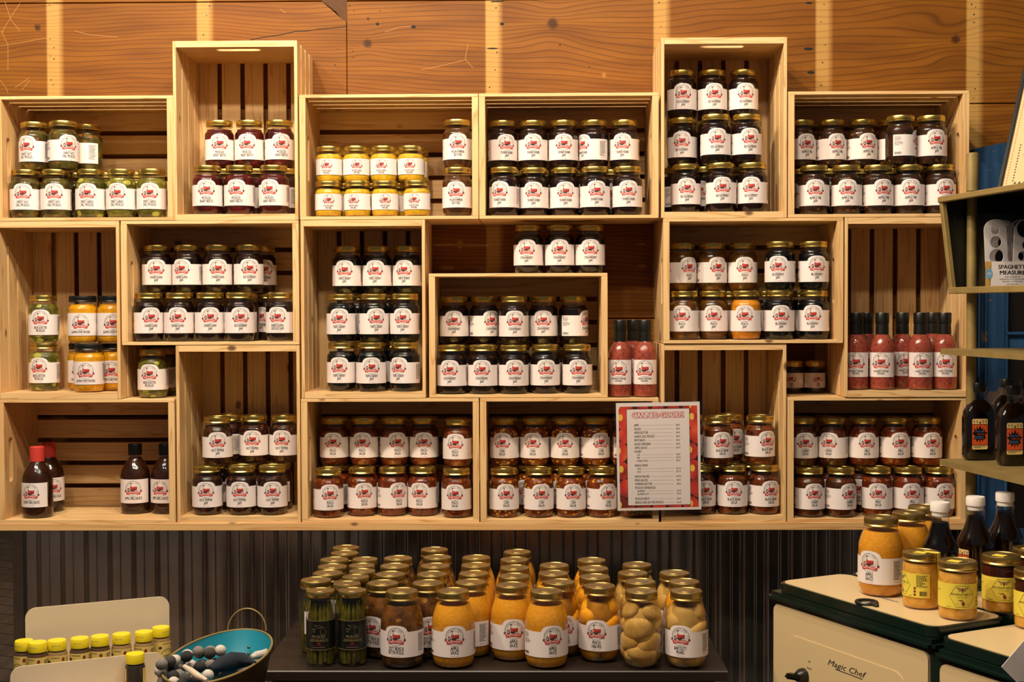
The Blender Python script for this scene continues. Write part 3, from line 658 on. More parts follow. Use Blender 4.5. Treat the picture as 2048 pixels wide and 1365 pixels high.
# ------------------------------------------------------------------ jars in the crates
# (pixel x of the jar, pixel x of its logo or (angle,), layer, distance behind the crate front, kind, behind others?)
B = 1
IT = {
'c1': [(44, 38, 0, .05, 'hotdill'), (107, 103, 0, .05, 'hotdill'), (146, (150,), 0, .13, 'hotdill', B), (183, 175, 0, .05, 'gardill'), (243, 234, 0, .05, 'gardill'), (303, 298, 0, .05, 'gardill'),
       (214, 210, 0, .14, 'gardill', B), (275, 270, 0, .14, 'gardill', B), (69, 53, 1, .075, 'hotdill'), (130, 141, 1, .06, 'hotdill'), (172, (-70,), 1, .12, 'hotdill', B)],
'c2': [(441, 441, 1, .12, 'beets'), (498.5, 492.6, 1, .12, 'beets'), (558.6, 562, 1, .12, 'beets'), (415.5, 412.6, 0, .045, 'beets'), (479, 472, 0, .045, 'beets'), (548, 538, 0, .045, 'beets'),
       (448, (-60,), 0, .13, 'beets', B), (511, (-60,), 0, .13, 'beets', B), (575, (-60,), 0, .13, 'beets', B)],
'c3': [(660.6, 655, 1, .075, 'garmust'), (713.4, 714, 1, .075, 'garmust'), (767, 762, 1, .075, 'garmust'), (820, 817, 1, .075, 'garmust'), (657, 657, 0, .05, 'garmust'), (715.5, 707, 0, .05, 'garmust'), (770, 770, 0, .05, 'garmust'), (834, 828, 0, .045, 'garmust'),
       (690, (-50,), 0, .125, 'garmust', B), (745, (30,), 0, .125, 'garmust', B), (802, (60,), 0, .125, 'garmust', B), (675, 675, 1, .16, 'garmust', B), (728, 728, 1, .16, 'garmust', B), (781, 781, 1, .16, 'garmust', B), (828, (-70,), 1, .15, 'garmust', B),
       (917.8, 918, 1, .075, 'pecan'), (915, 912, 0, .05, 'pecan')],
'c4': [(1010, 1018.6, 1, .10, 'rhubarb'), (1067.5, 1068, 1, .10, 'rhubarb'), (1126.7, 1127.6, 1, .10, 'rhubarb'), (1185.7, 1163, 1, .10, 'rhubarb'), (1244, 1239.6, 1, .10, 'rhubarb'),
       (1009.5, 999.5, 0, .05, 'rhubarb'), (1068, 1067, 0, .075, 'rhubarb'), (1126, 1128, 0, .075, 'rhubarb'), (1190, 1193.6, 0, .05, 'rhubarb'), (1254.6, 1257, 0, .048, 'rhubarb'), (1223, 1223, 0, .13, 'rhubarb', B), (1160, 1160, 0, .16, 'rhubarb', B), (1092, 1092, 0, .16, 'rhubarb', B), (1030, 1030, 0, .13, 'rhubarb', B)],
'c5': [(1364, 1366.6, 2, .13, 'rasp'), (1424.3, 1429, 2, .13, 'rasp'), (1486.5, 1492, 2, .13, 'rasp'), (1364, 1363.6, 1, .12, 'rasp'), (1432, 1435.7, 1, .06, 'rasp'), (1492, 1500, 1, .06, 'rasp'),
       (1371.8, 1374, 0, .07, 'rasp'), (1442, 1445, 0, .045, 'rasp'), (1505, 1502, 0, .045, 'rasp'), (1412, 1400, 0, .14, 'rasp', B), (1475, 1475, 0, .14, 'rasp', B), (1422, (70,), 1, .15, 'rasp', B), (1488, (-70,), 1, .15, 'rasp', B), (1352, (60,), 0, .16, 'rasp', B)],
'c6': [(1590.6, 1603, 1, .12, 'applepie'), (1648.5, 1661, 1, .12, 'applepie'), (1709, 1722, 1, .12, 'applepie'), (1768, 1780, 1, .12, 'applepie'), (1800.6, (84,), 1, .05, 'applepie'), (1861, 1871.5, 1, .05, 'applepie'),
       (1628, 1631, 0, .045, 'applepie'), (1693, 1695, 0, .045, 'applepie'), (1756, 1768, 0, .045, 'applepie'), (1818, 1822, 0, .045, 'applepie'), (1879.5, 1891, 0, .045, 'applepie'),
       (1599, (-40,), 0, .13, 'applepie', B), (1662, 1662, 0, .13, 'applepie', B), (1724, 1724, 0, .13, 'applepie', B), (1786, 1786, 0, .13, 'applepie', B), (1848, 1848, 0, .13, 'applepie', B)],
'c7': [(87.4, 80.6, 1, .10, 'bnb'), (88.5, 77.7, 0, .10, 'bnb'), (167.7, 162.7, 1, .09, 'jalmust'), (224, 224, 1, .09, 'jalmust'), (181.8, 174.5, 0, .045, 'jalmust'), (165.6, 160, 0, .12, 'jalmust', B), (231, 224, 0, .10, 'jalmust', B)],
'c8': [(314.6, 312, 1, .10, 'strjal'), (375, 363, 1, .10, 'strjal'), (434.8, 435.4, 1, .10, 'strjal'), (497.6, 499, 1, .10, 'rasp'), (524, 530, 1, .18, 'rasp', B), (294.6, 298.5, 0, .05, 'strjal'), (357, 353, 0, .05, 'strjal'), (419, 419, 0, .05, 'strjal'), (481, 483, 0, .05, 'rasp'),
       (499, (-60,), 0, .12, 'rasp', B), (516, (-20,), 0, .19, 'rasp', B), (565, 557.7, 0, .05, 'raspjal')],
'c9': [(695.5, 689.6, 2, .12, 'triple'), (754.7, 749.7, 2, .12, 'triple'), (813.6, 806, 2, .12, 'triple'), (683, 678, 1, .07, 'triple'), (748, 752.6, 1, .07, 'triple'), (810, 805, 1, .07, 'triple'),
       (683.8, 678, 0, .065, 'triple'), (742.4, 743, 0, .042, 'triple'), (810, 796, 0, .045, 'triple'), (785, (50,), 0, .13, 'triple', B), (712, (-50,), 1, .16, 'triple', B), (772, (-50,), 1, .16, 'triple', B)],
'top10': [(1057, 1053, 0, .09, 'straw'), (1124.4, 1124, 0, .09, 'straw'), (1188, 1189, 0, .09, 'straw')],
'c10': [(909.8, 909, 1, .12, 'straw'), (967.5, 982.8, 1, .12, 'straw'), (1027.6, 1029.7, 1, .075, 'straw'), (1086.8, 1087, 1, .12, 'straw'), (1146, (62,), 1, .12, 'straw'),
        (902.4, 897, 0, .045, 'straw'), (964.6, 962.5, 0, .045, 'straw'), (1025, 1027.6, 0, .045, 'straw'), (1090, 1092.7, 0, .06, 'straw'), (1154.6, 1156.6, 0, .06, 'straw'),
        (915, 915, 0, .14, 'straw', B), (975, 975, 0, .14, 'straw', B), (1035, 1035, 0, .14, 'straw', B), (1092, 1092, 0, .15, 'straw', B), (1150, 1150, 0, .15, 'straw', B)],
'nook17': [(1236, 1232.8, 0, .045, 'sdress'), (1284, 1283, 0, .045, 'cdress'), (1267, (30,), 0, .14, 'cdress', B)],
'c11': [(1363.6, 1379, 1, .12, 'peachjam'), (1423.7, 1436, 1, .12, 'peachjam'), (1485, 1489.7, 1, .12, 'peachjam'), (1560, 1556, 1, .05, 'blue'), (1627, 1634, 1, .05, 'blue'),
        (1370, 1365, 0, .055, 'peachjam'), (1424.6, 1426, 0, .075, 'peachjam'), (1458, (70,), 0, .15, 'peachjam', B), (1492, 1489, 0, .048, 'peachlit'), (1558, 1562.4, 0, .05, 'blue'), (1628, 1625.4, 0, .055, 'blue'), (1598, (60,), 0, .14, 'blue', B), (1535, (-80,), 0, .15, 'blue', B)],
'c12': [(1713, 1712, 0, .06, 'sdress'), (1763.7, 1761.6, 0, .05, 'sdress'), (1805.6, 1813, 0, .10, 'cdress'), (1840, 1844.6, 0, .045, 'cdress'), (1888.5, 1890.6, 0, .05, 'cdress'), (1733, (20,), 0, .14, 'sdress', B), (1865, (20,), 0, .14, 'cdress', B)],
'top18': [(1586, 1583, 0, .17, 'cherjam'), (1628, 1635.7, 0, .17, 'cherjam')],
'top14': [(306, 298.5, 0, .065, 'bnb'), (326, (-50,), 0, .16, 'bnb', B)],
'c14': [(74.8, 61, 0, .05, 'cbbq'), (98, 107, 0, .15, 'cbbq', B), (288.8, 284, 0, .12, 'abbq'), (346, 333, 0, .12, 'abbq')],
'c15': [(435, 435, 1, .07, 'pepper'), (462, (-60,), 1, .15, 'pepper', B), (507, 503, 1, .12, 'pepper'), (567, 561.7, 1, .12, 'pepper'), (415, 411.6, 0, .048, 'pepper'), (483.4, 479, 0, .048, 'pepper'), (545, 545, 0, .048, 'pepper'),
        (433.5, (70,), 0, .135, 'pepper', B), (495, (-60,), 0, .135, 'pepper', B), (556, (-60,), 0, .135, 'pepper', B)],
'c16': [(671.6, 668, 1, .13, 'psalsa'), (729.7, 725, 1, .13, 'psalsa'), (788.3, 794.7, 1, .13, 'psalsa'), (845.5, 844.6, 1, .13, 'psalsa'), (915.3, 910, 1, .09, 'psalsa'),
        (657, 660, 0, .045, 'psalsa'), (725.8, 730, 0, .075, 'psalsa'), (785.4, 798.5, 0, .075, 'psalsa'), (844, 836.7, 0, .075, 'psalsa'), (913, 909.5, 0, .045, 'psalsa'), (672, (-40,), 0, .14, 'psalsa', B), (733, 733, 0, .16, 'psalsa', B), (790, 790, 0, .16, 'psalsa', B), (848, 848, 0, .16, 'psalsa', B), (912, 912, 0, .14, 'psalsa', B)],
'c17': [(1010, 1004.8, 1, .11, 'csalsa'), (1070, 1065.7, 1, .11, 'csalsa'), (1130, 1130, 1, .11, 'csalsa'), (1190, 1202, 1, .11, 'csalsa'), (1250, (60,), 1, .11, 'csalsa'),
        (1008, 1012.4, 0, .048, 'csalsa'), (1077.5, 1083, 0, .048, 'csalsa'), (1142, 1146, 0, .048, 'csalsa'), (1203.5, 1217, 0, .048, 'csalsa'), (1265, 1265, 0, .048, 'csalsa'), (1062, 1050, 0, .13, 'csalsa', B), (1124, 1124, 0, .14, 'csalsa', B), (1186, 1186, 0, .14, 'csalsa', B)],
'c13': [(1379, 1379, 1, .10, 'bsalsa'), (1436, 1445, 1, .045, 'bsalsa'), (1459, 1472.7, 1, .13, 'bsalsa', B), (1519.6, 1535.7, 1, .07, 'bsalsa'), (1401.4, 1412, 0, .052, 'bsalsa'), (1465, 1468, 0, .048, 'bsalsa'), (1530.7, 1545, 0, .048, 'bsalsa'), (1440, (60,), 0, .14, 'bsalsa', B), (1502, (60,), 0, .14, 'bsalsa', B), (1385, (60,), 0, .14, 'bsalsa', B)],
'c18': [(1606, 1612, 1, .10, 'chsalsa'), (1665.5, 1657, 1, .10, 'chsalsa'), (1726, 1733.5, 1, .10, 'msalsa'), (1789.5, 1801, 1, .10, 'msalsa'), (1853, 1865, 1, .10, 'msalsa'),
        (1620, 1630, 0, .048, 'chsalsa'), (1680.8, 1698.6, 0, .045, 'chsalsa'), (1756, 1758, 0, .052, 'msalsa'), (1819.4, 1828, 0, .052, 'msalsa'), (1882, 1895.6, 0, .052, 'msalsa'), (1722, (-10,), 0, .13, 'chsalsa', B), (1660, 1660, 0, .14, 'chsalsa', B), (1600, 1600, 0, .14, 'chsalsa', B), (1788, 1788, 0, .14, 'msalsa', B), (1850, 1850, 0, .14, 'msalsa', B)],
}
SPOT = {'top10': (-.268, .196, Z1+SS, 'on top of strawberry crate'), 'nook17': (.1975, .338, Z0+SS, 'in the gap on corn salsa crate'),
        'top18': (.662, .806, Z0+SS, 'in the small gap on mild salsa crate'), 'top14': (-1.072, -.931, Z0+SS, 'in the small gap on barbecue crate')}
ORD = ['first', 'second', 'third', 'fourth', 'fifth', 'sixth', 'seventh', 'eighth']
def relax(ps, box=None, it=250):
    for _ in range(it):
        for i in range(len(ps)):
            for j in range(i):
                a, b = ps[i], ps[j]; dx, dy = a[0]-b[0], a[1]-b[1]; d = math.hypot(dx, dy) or 1e-6; m = a[2]+b[2]+.0008
                if d < m: k = (m-d)/2/d; a[0] += dx*k; a[1] += dy*k; b[0] -= dx*k; b[1] -= dy*k
        if box:
            for a in ps: a[0] = min(max(a[0], box[0]+a[2]), box[1]-a[2]); a[1] = min(max(a[1], box[2]+a[2]), box[3]-a[2])
for c, items in IT.items():
    if c in CR:
        port, x, z, sh, _l = CR[c]; o = OFF[c]; e, f = (ST, ET) if port else (ET, ST)
        w_ = SS if port else LL; box = (x+e+.001, x+w_-e-.001, .001+o, DP-ST-.001+o); fz = z+f
    else: x0, x1, fz, sh = SPOT[c]; box = (x0+.001, x1-.001, .003, .235)
    nl = 1+max(i[2] for i in items)
    for L in range(nl):
        its = [i for i in items if i[2] == L]; hj = HT[K[its[0][4]][0]]
        ps = []
        for i in its:
            hz = HT[K[i[4]][0]]; Z = fz+L*hz
            ps.append([Xat(i[0], i[3], Z+hz/2), i[3], RAD[K[i[4]][0]]+.0006, i, Z, hz])
        relax(ps, box)
        for bk in (0, 1):
            row = sorted([p for p in ps if (len(p[3]) > 5) == bool(bk)], key=lambda p: p[0])
            for n, p_ in enumerate(row):
                i = p_[3]; kind = i[4]; noun = K[kind][4]
                if isinstance(i[1], tuple): face = i[1][0]
                else: face = math.degrees(math.asin(max(-.97, min(.97, (i[1]-i[0])/(RAD[K[kind][0]]*F/(D+i[3]))))))
                lay = '' if nl == 1 else (', bottom layer', ', middle layer' if nl == 3 else ', top layer', ', top layer')[L]
                pos = ('' if len(row) == 1 else ', last from left' if n == len(row)-1 and len(row) > 2 else ', '+ORD[n]+' from left')
                where = (' of '+sh if lay else ' in '+sh) if c in CR else ', '+sh
                if bk: lb = noun+', behind front jars'+pos+lay+where
                else: lb = noun+pos+lay+where
                lb = lb.replace(', last from left', ', rightmost').replace('first from left', 'leftmost').replace(', rightmost', ', last on the right')
                if len(lb.split()) > 16: lb = lb.replace(' from left', '').replace('last on the right', 'rightmost').replace(', behind front jars', ' behind')
                put_jar(kind, (p_[0], p_[1], p_[4]+.0004), face, lb, noun.split(' of ')[-1]+' in the crates')

# ------------------------------------------------------------------ dark table with the quart jars
t = NT('dark_worn_wood'); co = t.coord(); n = t.noise(t.vmath('MULTIPLY', co, (2, 26, 26)), 1, 4, .6); sc = t.noise(co, 14, 5, .7)
c = t.ramp(n, [(.3, lin('2A1D14')), (.7, lin('17100B'))]); c = t.mix(t.n('ShaderNodeMapRange', {0: sc, 1: .66, 2: .72}).outputs[0], c, lin('5E3A20'))
t.pbr(c, .42, normal=t.bump(n, .3, .001)); DW = t.m
TZ = .735
tb = thing('wooden_table', 'dark worn wooden table crowded with quart jars below the crates', 'table', (0, 0, 0))
MB().box((-.580, -.665, TZ-.022), (.410, -.02, TZ), DW, c=.002).build('table_top', tb)
MB().box((-.555, -.64, TZ-.13), (.385, -.045, TZ-.0225), DW).build('apron', tb)
for x in (-.55, .33):
    for y in (-.635, -.10): MB().box((x, y, 0), (x+.05, y+.05, TZ-.131), DW, c=.002).build('leg', tb)
kn = MB().lathe([(.004, 0), (.004, .012), (.010, .016), (.0105, .022), (.006, .026)], plain('white_knob', 'CFC6BC', .3), 16, Matrix.Translation((Xat(1455, -.65, TZ-.034), -.641, TZ-.036)) @ Matrix.Rotation(PI/2, 4, 'X')); kn.build('knob', tb)
cr = Print(); q = random.Random(2)
COLS = [(560, 'asparagus', [(367, 492, 'tallasp', -8), (328, 395, 'wasp', 10), (437, 330, 'wasp', 0), (480, 275, 'wasp', 0), (495, 210, 'wasp', 0), (590, 150, 'wasp', 0), (600, 100, 'wasp', 0)]),
        (560, '', [(657, 490, 'tallasp', 0), (642, 430, 'tallasp', 20), (697, 365, 'tallasp', 0), (755, 320, 'tallasp', 0), (745, 265, 'tallasp', 0), (785, 207, 'tallasp', 0)]),
        (560, '', [(1087, 525, 'zesty', -17), (965, 440, 'zesty', -32), (1015, 345, 'zesty', 0), (1050, 265, 'zesty', 0), (1077, 200, 'zesty', 0)]),
        (560, '', [(1355, 430, 'zesty', 8), (1387, 345, 'zesty', 0), (1410, 275, 'zesty', 0), (1432, 190, 'zesty', 0), (1405, 118, 'zesty', 0)]),
        (860, '', [(287, 520, 'sauce', 3), (375, 435, 'sauce', -40), (385, 350, 'sauce', 0), (402, 280, 'sauce', 0), (415, 200, 'sauce', 0)]),
        (860, '', [(940, 540, 'sauce', 17), (752, 450, 'sauce', 5), (760, 365, 'sauce', 0), (777, 290, 'sauce', 0), (757, 210, 'sauce', 0), (795, 140, 'sauce', 0)]),
        (860, '', [(1125, 420, 'peach', 15), (1120, 350, 'peach', 60), (1120, 275, 'peach', 0)]),
        (860, '', [(1532, 437, 'peach', -9), (1487, 370, 'peach', 40), (1487, 295, 'peach', 0), (1470, 215, 'peach', 0)]),
        (1160, '', [(575, 530, 'pear', 172), (545, 420, 'pear', 0), (490, 335, 'pear', 0), (518, 255, 'pear', 0)]),
        (1160, '', [(990, 525, 'pear', -16), (945, 425, 'peach', 40), (865, 340, 'pear', 0)])]
ps = []
for ci, (ox, _n, lst) in enumerate(COLS):
    for ri, (a, b, kind, face) in enumerate(lst):
        jt = K[kind][0]; g = atZ(ox+a/4.55, 1065+b/4.55+8, TZ+HT[jt]); ps.append([g.x, g.y, RAD[jt]+.0004, kind, face, ci, ri, len(lst)])
relax(ps, (-.578, .408, -.663, .20), 400)
for x, y, r, kind, face, ci, ri, n in ps:
    if y > -.03-r: pass
    noun = K[kind][4]
    lb = noun+', '+('front one' if ri == 0 else ORD[ri]+' back' if ri < n-1 else 'rearmost')+' in the '+ORD[ci] .replace('first', 'leftmost')+' column on dark table' if ci < 8 else noun+', '+('front one' if ri == 0 else ORD[ri]+' back' if ri < n-1 else 'rearmost')+' in the '+('last column but one' if ci == 8 else 'rightmost column')+' on table'
    put_jar(kind, (x, y, TZ+.0004), face, lb, 'jars of '+noun.split(' of ')[-1]+' on the dark table' if ' of ' in noun else 'asparagus jars on the dark table')
# ------------------------------------------------------------------ price list in a clear sleeve, hung on the crates
def ppt(px, py): v = atY(px, py, -.014); return v.x, v.z
a, b = ppt(1232, 806), ppt(1402, 1020); PW, PH = .2159, .2794
th = thing('price_list', 'printed canned goods price list with apple border in a clear sleeve', 'price list', ((a[0]+b[0])/2, -.016, (a[1]+b[1])/2))
th.rotation_euler = (0, math.radians(-.9), 0)
t = NT('apple_print'); co = t.coord(); v = t.n('ShaderNodeTexVoronoi', {'Vector': t.vmath('MULTIPLY', co, (1, 0, 1)), 'Scale': 22}); ds = v.outputs['Distance']
n = t.noise(co, 30, 3)
c = t.ramp(ds, [(0, lin('F0A050')), (.12, lin('E86A3C')), (.32, lin('DC4632')), (.6, lin('B02A22')), (.8, lin('3A161A'))])
t.pbr(t.mix(t.math('MULTIPLY', n, .5), c, lin('D8503A')), .35); APPLE = t.m
p = Print(); p.rect(-.1015, -.133, .1015, .130, plain('apple_print_dark', '3A161A', .4), 1)  # dark printed ground behind the apples
AYEL = plain('apple_print_yellow', 'EFC24A', .4); q = random.Random(9)
def clipped(x, z, rx, rz, lo, hi, mat, lf): p.poly([(min(max(x+rx*math.cos(PI*i/12), lo), hi), min(max(z+rz*math.sin(PI*i/12), -.133), .130)) for i in range(24)], mat, lf)
for lo, hi, x in ((-.1015, -.0815, -.092), (.0815, .1015, .092)):
    for i, z in enumerate((-.128, -.082, -.036, .012, .056, .098, .128)):
        dx = (-.008, .007, -.002)[i % 3]; rr_ = q.uniform(.022, .028); clipped(x+dx, z, rr_*.8, rr_, lo, hi, APPLE, 1.2+.02*i)
        if i % 3 != 1: clipped(x+dx-.003, z+.004, .006, .009, lo, hi, AYEL, 1.5)
for i in range(5):
    x = -.08+.04*i; p.poly([(x-.016, .1235), (x+.016, .1235), (x+.013, .130), (x-.013, .130)], APPLE, 1.3); p.poly([(x-.016, -.133), (x+.016, -.133), (x+.018, -.127), (x-.018, -.127)], APPLE, 1.3)
p.rect(-.0815, -.127, .0815, .1235, INK, 2); p.rect(-.0805, -.126, .0805, .1225, WHITE, 3)
for a_, b_ in ((-1, 0), (1, 0), (0, 1), (0, -1), (1.2, -1.2)): p.text('CANNED GOODS', a_*.0012, .1003+b_*.0010, .0148, RED, 4+.1*a_+.2*b_, .7, .06, width=.131)
p.text('CANNED GOODS', 0, .1003, .0148, WHITE, 7, .7, .035, width=.131)
rows_ = [('JAMS', 0, '$8.50'), ('SALSAS', 0, '$8.50'), ('APPLE BUTTER', 0, '$8.50'), ('GARLIC DILL PICKLES', 0, '$8.50'), ('MUSTARDS', 0, '$8.50'), ('SALAD DRESSING', 0, '$8.50'), ('APPLE SAUCE', 0, '$10.95'), ('HONEY', 0, ''),
         ('2OZ', 1, '$4.99'), ('PINT', 1, '$14.75'), ('HONEY STICKS', 1, '$0.25'), ('MAPLE SYRUP', 2, ''), ('12OZ', 1, '$16.95'), ('32OZ', 1, '$31.95'), ('PEACH HALVES', 2, '$10.95'), ('PEAR HALVES', 0, '$8.50'), ('PUMPKIN BUTTER', 0, '$8.50'), ('PICKLED ASPARAGUS', 0, ''),
         ('JALAPENO', 1, '$7.50'), ('JALAPENO HOT', 1, '$7.50'), ('PICKLED BEETS', 2, '$8.50'), ('BREAD AND BUTTER PICKLES', 0, '$10.95')]
z = .0885
for s_, k, pr in rows_:
    z -= {0: .0098, 1: .0078, 2: .0128}[k]; cap = .0047 if k == 1 else .0062; x0 = -.056 if k == 1 else -.062
    g, _ = glyphs(s_, cap/.7, .62, .02); wd = max(v_[0] for v_ in g)-min(v_[0] for v_ in g)
    p.text(s_, x0+wd/2, z, cap, INK, 4, .62, .02)
    if pr: p.text(pr, .051, z, .0045, INK, 4, .7, .01); p.rect(x0+wd+.004, z+.002, .038, z+.0025, GREY, 4)
mb = MB(); mb.box((-PW/2, -.0003, -PH/2), (PW/2, .0003, PH/2), WHITE); p.to(mb, unit=.00012, T0=.0003); mb.build('printed_sheet', th, 0)
MB().box((-PW/2-.006, -.0025, -PH/2-.011), (PW/2+.008, -.0019, PH/2+.004), PL).build('clear_sleeve', th)

# ------------------------------------------------------------------ old cooker on the right
GREEN = plain('dark_green_enamel', '10201A', .18, 0, .05); CREAM = plain('cream_enamel', 'D9BE8E', .3, 0, .04, 8)
SZ = .905; so = atZ(1555, 1162, SZ); SA = math.radians(-62.8)
TS = Matrix.Translation((so.x, so.y, 0)) @ Matrix.Rotation(SA, 4, 'Z'); TSI = TS.inverted()
def on_stove(px, py, yl=-.014):
    o = TSI @ C0; r = TSI.to_3x3() @ ray(px, py); k = (yl-o.y)/r.y; return o+r*k
st = thing('vintage_stove', 'cream and dark green enamel vintage stove with jars standing on it', 'stove', (so.x, so.y, 0), SA)
def rrect(x0, z0, x1, z1, r, n=6):
    out = []
    for cx, cz, a0 in ((x1-r, z1-r, 0), (x0+r, z1-r, 90), (x0+r, z0+r, 180), (x1-r, z0+r, 270)):
        for i in range(n+1): a = math.radians(a0+90*i/n); out.append((cx+r*math.cos(a), cz+r*math.sin(a)))
    return out
def slab(mb, poly, z0, z1, mat):                               # poly in x,y extruded upward
    n = len(poly); mb.add([(x, y, z0) for x, y in poly]+[(x, y, z1) for x, y in poly], [tuple(range(n))[::-1], tuple(range(n, 2*n))]+[(i, (i+1) % n, (i+1) % n+n, i+n) for i in range(n)], mat)
def enamel_top(name, x0, y0, x1, y1, z, r=.03):
    mb = MB(); slab(mb, rrect(x0, y0, x1, y1, r), z-.020, z-.003, GREEN); slab(mb, rrect(x0+.002, y0+.002, x1-.002, y1-.002, r), z-.003, z-.0012, GREEN)
    slab(mb, rrect(x0+.007, y0+.007, x1-.007, y1-.007, r-.004), z-.0012, z, CREAM)
    return mb.build(name, st)
MB().box((-.004, -.006, .09), (1.10, .485, SZ-.046), GREEN, c=.004).build('stove_body', st)
mb = MB()                                                     # rolled green moulding under the tops
mb.box((-.016, -.020, SZ-.046), (.478, .487, SZ-.0215), GREEN, c=.009); mb.box((.4785, -.020, SZ-.056), (1.10, .487, SZ-.034), GREEN, c=.009); mb.build('moulding', st)
enamel_top('stove_top_cover', 0, -.006, .470, .187, SZ)
enamel_top('stove_top_cover', 0, .191, .470, .482, SZ)
enamel_top('stove_top_cover', .4735, -.004, 1.09, .482, SZ-.0125)
mb = MB(); mb.prism(rrect(.003, .50, .462, SZ-.047, .016), -.013, -.006, CREAM)
mb.prism([(x, z) for x, z in rrect(.050, .40, .405, .803, .03)], -.0145, -.0131, CREAM); fp = mb.build('front_panel', st)
p = Print(); m_ = on_stove(1690, 1343, -.0155); p.text('Magic Chef', m_.x, m_.z, .012, INK, 1, .85, 0, shear=.35, width=.115); p.rows(m_.x-.03, m_.x+.055, m_.z-.007, m_.z-.003, 1, INK, 8, 1)
for s_, px, py in (('ON', 1618, 1324), ('FRONT', 1618, 1338), ('OFF', 1598, 1342)):
    a = on_stove(px, py, -.0155); p.text(s_, a.x, a.z-.002, .004, INK, 1, .8, .01)
p.to(mb := MB(), unit=.0002, T=Matrix.Translation((0, -.0147, 0))); mb.build('printed_lettering', fp, 0)
k_ = on_stove(1604, 1353, -.02)
mb = MB(); T = Matrix.Translation((k_.x, -.0146, k_.z)) @ Matrix.Rotation(PI/2, 4, 'X')
mb.lathe([(.016, 0), (.016, .008), (.013, .014), (.009, .02), (.0001, .021)], BLACK, 24, T, caps=(True, False)); mb.box((-.030, -.006, .010), (.022, .006, .030), BLACK, T @ Matrix.Rotation(.15, 4, 'Z'), c=.004); mb.build('knob', st)
mb = MB(); mb.prism(rrect(.492, .50, 1.09, SZ-.058, .016), -.013, -.006, CREAM); mb.prism(rrect(.55, .45, 1.02, .79, .03), -.0145, -.0131, CREAM); mb.build('front_panel', st)
def on_top(px, py, z=SZ): v = atZ(px, py, z); return TSI @ v
a = on_top(1733, 1208)
MB().tube([(a.x+.020*math.cos(2*PI*i/24), a.y+.020*math.sin(2*PI*i/24), SZ+.003) for i in range(24)], .0035, BLACK, 8, closed=True).box((a.x+.013, a.y-.008, SZ), (a.x+.036, a.y+.002, SZ+.006), BLACK, c=.002).build('lifting_ring', st)
a, b = on_top(1726, 1187), on_top(1794, 1205); p = Print()
mb = MB(); q = random.Random(4)
for i in range(26):
    u = i/26; x, y = a.x+(b.x-a.x)*u, a.y+(b.y-a.y)*u; mb.box((x, y-.004*q.random(), SZ+.0001), (x+.0045, y+.003*q.random()+.002, SZ+.0006), GREY)
mb.build('scuffed_tape', st, 0)

def stove_jar(kind, px, py, face, label, z=SZ, grp=None):
    g = atZ(px, py, z); return put_jar(kind, (g.x, g.y, z+.0004), face, label, grp)
g = atZ(1754, 1035, SZ+.160)+Vector((.010, .006, 0))
put_jar('sauce', (g.x, g.y, SZ+.0004), -30, 'quart jar of apple sauce at the left on the cream stove', 'apple sauce jars on the stove')
g = atZ(1810, 1028, SZ+.160); put_jar('sauce', (g.x+.014, g.y+.022, SZ+.0004), -58, 'quart jar of apple sauce just behind the left one on the stove', 'apple sauce jars on the stove')
g = atZ(1857, 1019, SZ+.160); put_jar('sauce', (g.x+.004, g.y+.042, SZ+.0004), 60, 'quart jar of apple sauce mostly hidden behind the white-capped syrup', 'apple sauce jars on the stove')
def honey_label():
    p = Print(); r = .0356
    p.rect(-.070, .024, .062, .071, YEL, 0)
    hx = [(math.cos(PI/3*i)*.0235, .0475+math.sin(PI/3*i)*.0235*.98) for i in range(7)]; p.line(hx, .0005, INK)
    for s_ in (-1, 1):
        p.poly([(0, .0620), (s_*.010, .0655), (s_*.0115, .0625), (s_*.004, .0600)], GOLDI, 2); p.poly([(0, .0605), (s_*.008, .0590), (s_*.006, .0575), (s_*.001, .0590)], GOLDI, 2)
    p.disc(0, .0595, .0016, .0048, DRED, 3)
    p.text('MICHIGAN BEE CO.', 0, .0495, .0040, INK, 2, .8, 0, width=.041); p.text('Pure  Raw  Honey', 0, .0452, .0022, INK, 2, .8, 0)
    p.poly([(-.009, .0420), (-.005, .0400), (-.001, .0415), (.001, .0400), (-.003, .0385), (-.006, .0392)], DRED, 2)
    p.poly([(0, .0300), (-.0018, .0335), (-.001, .0370), (.0012, .0388), (.003, .0375), (.0045, .0345), (.004, .0300)], DRED, 2)
    p.text('HOWELL', -.009, .0325, .0015, INK, 2); p.text('MICHIGAN', .010, .0325, .0015, INK, 2)
    p.rows(-.030, -.020, .0258, .0275, 1, INK, 3); p.rows(.020, .030, .0258, .0275, 1, INK, 5)
    p.text('RAW HONEY', -.050, .055, .0022, INK, 2); p.rows(.036, .056, .044, .068, 8, INK, 6); p.code(.042, .056, .028, .037, INK)
    for i in range(3): p.disc(.033, .030+i*.0062, .0027, .0027, DRED, 2, 6)
    return p.to(MB(), r, T0=.0004).mesh('honey_label', 0)
k_ = .955
BODY['hony2'] = body('honey_glass', [(r*k_, z) for r, z in HONY], GL); HL = lid_mesh('jar_lid', .0355, .093, BRASSD, .017); hl = honey_label()
hc = {m: body(m, shrink([(r*k_, z) for r, z in HONY], .0009, .090), CM[m]) for m in ('honey', 'honeyd')}
def two_tone():
    mb = MB(); pr = shrink([(r*k_, z) for r, z in HONY], .0009, .090); mb.lathe([p for p in pr if p[1] < .03]+[(.0346, .045)], CM['honey'], 32, caps=(True, False)); mb.lathe([(.0346, .045)]+[p for p in pr if p[1] > .046], CM['honeyd'], 32, caps=(False, True)); return mb.mesh('layered_honey')
tt = two_tone()
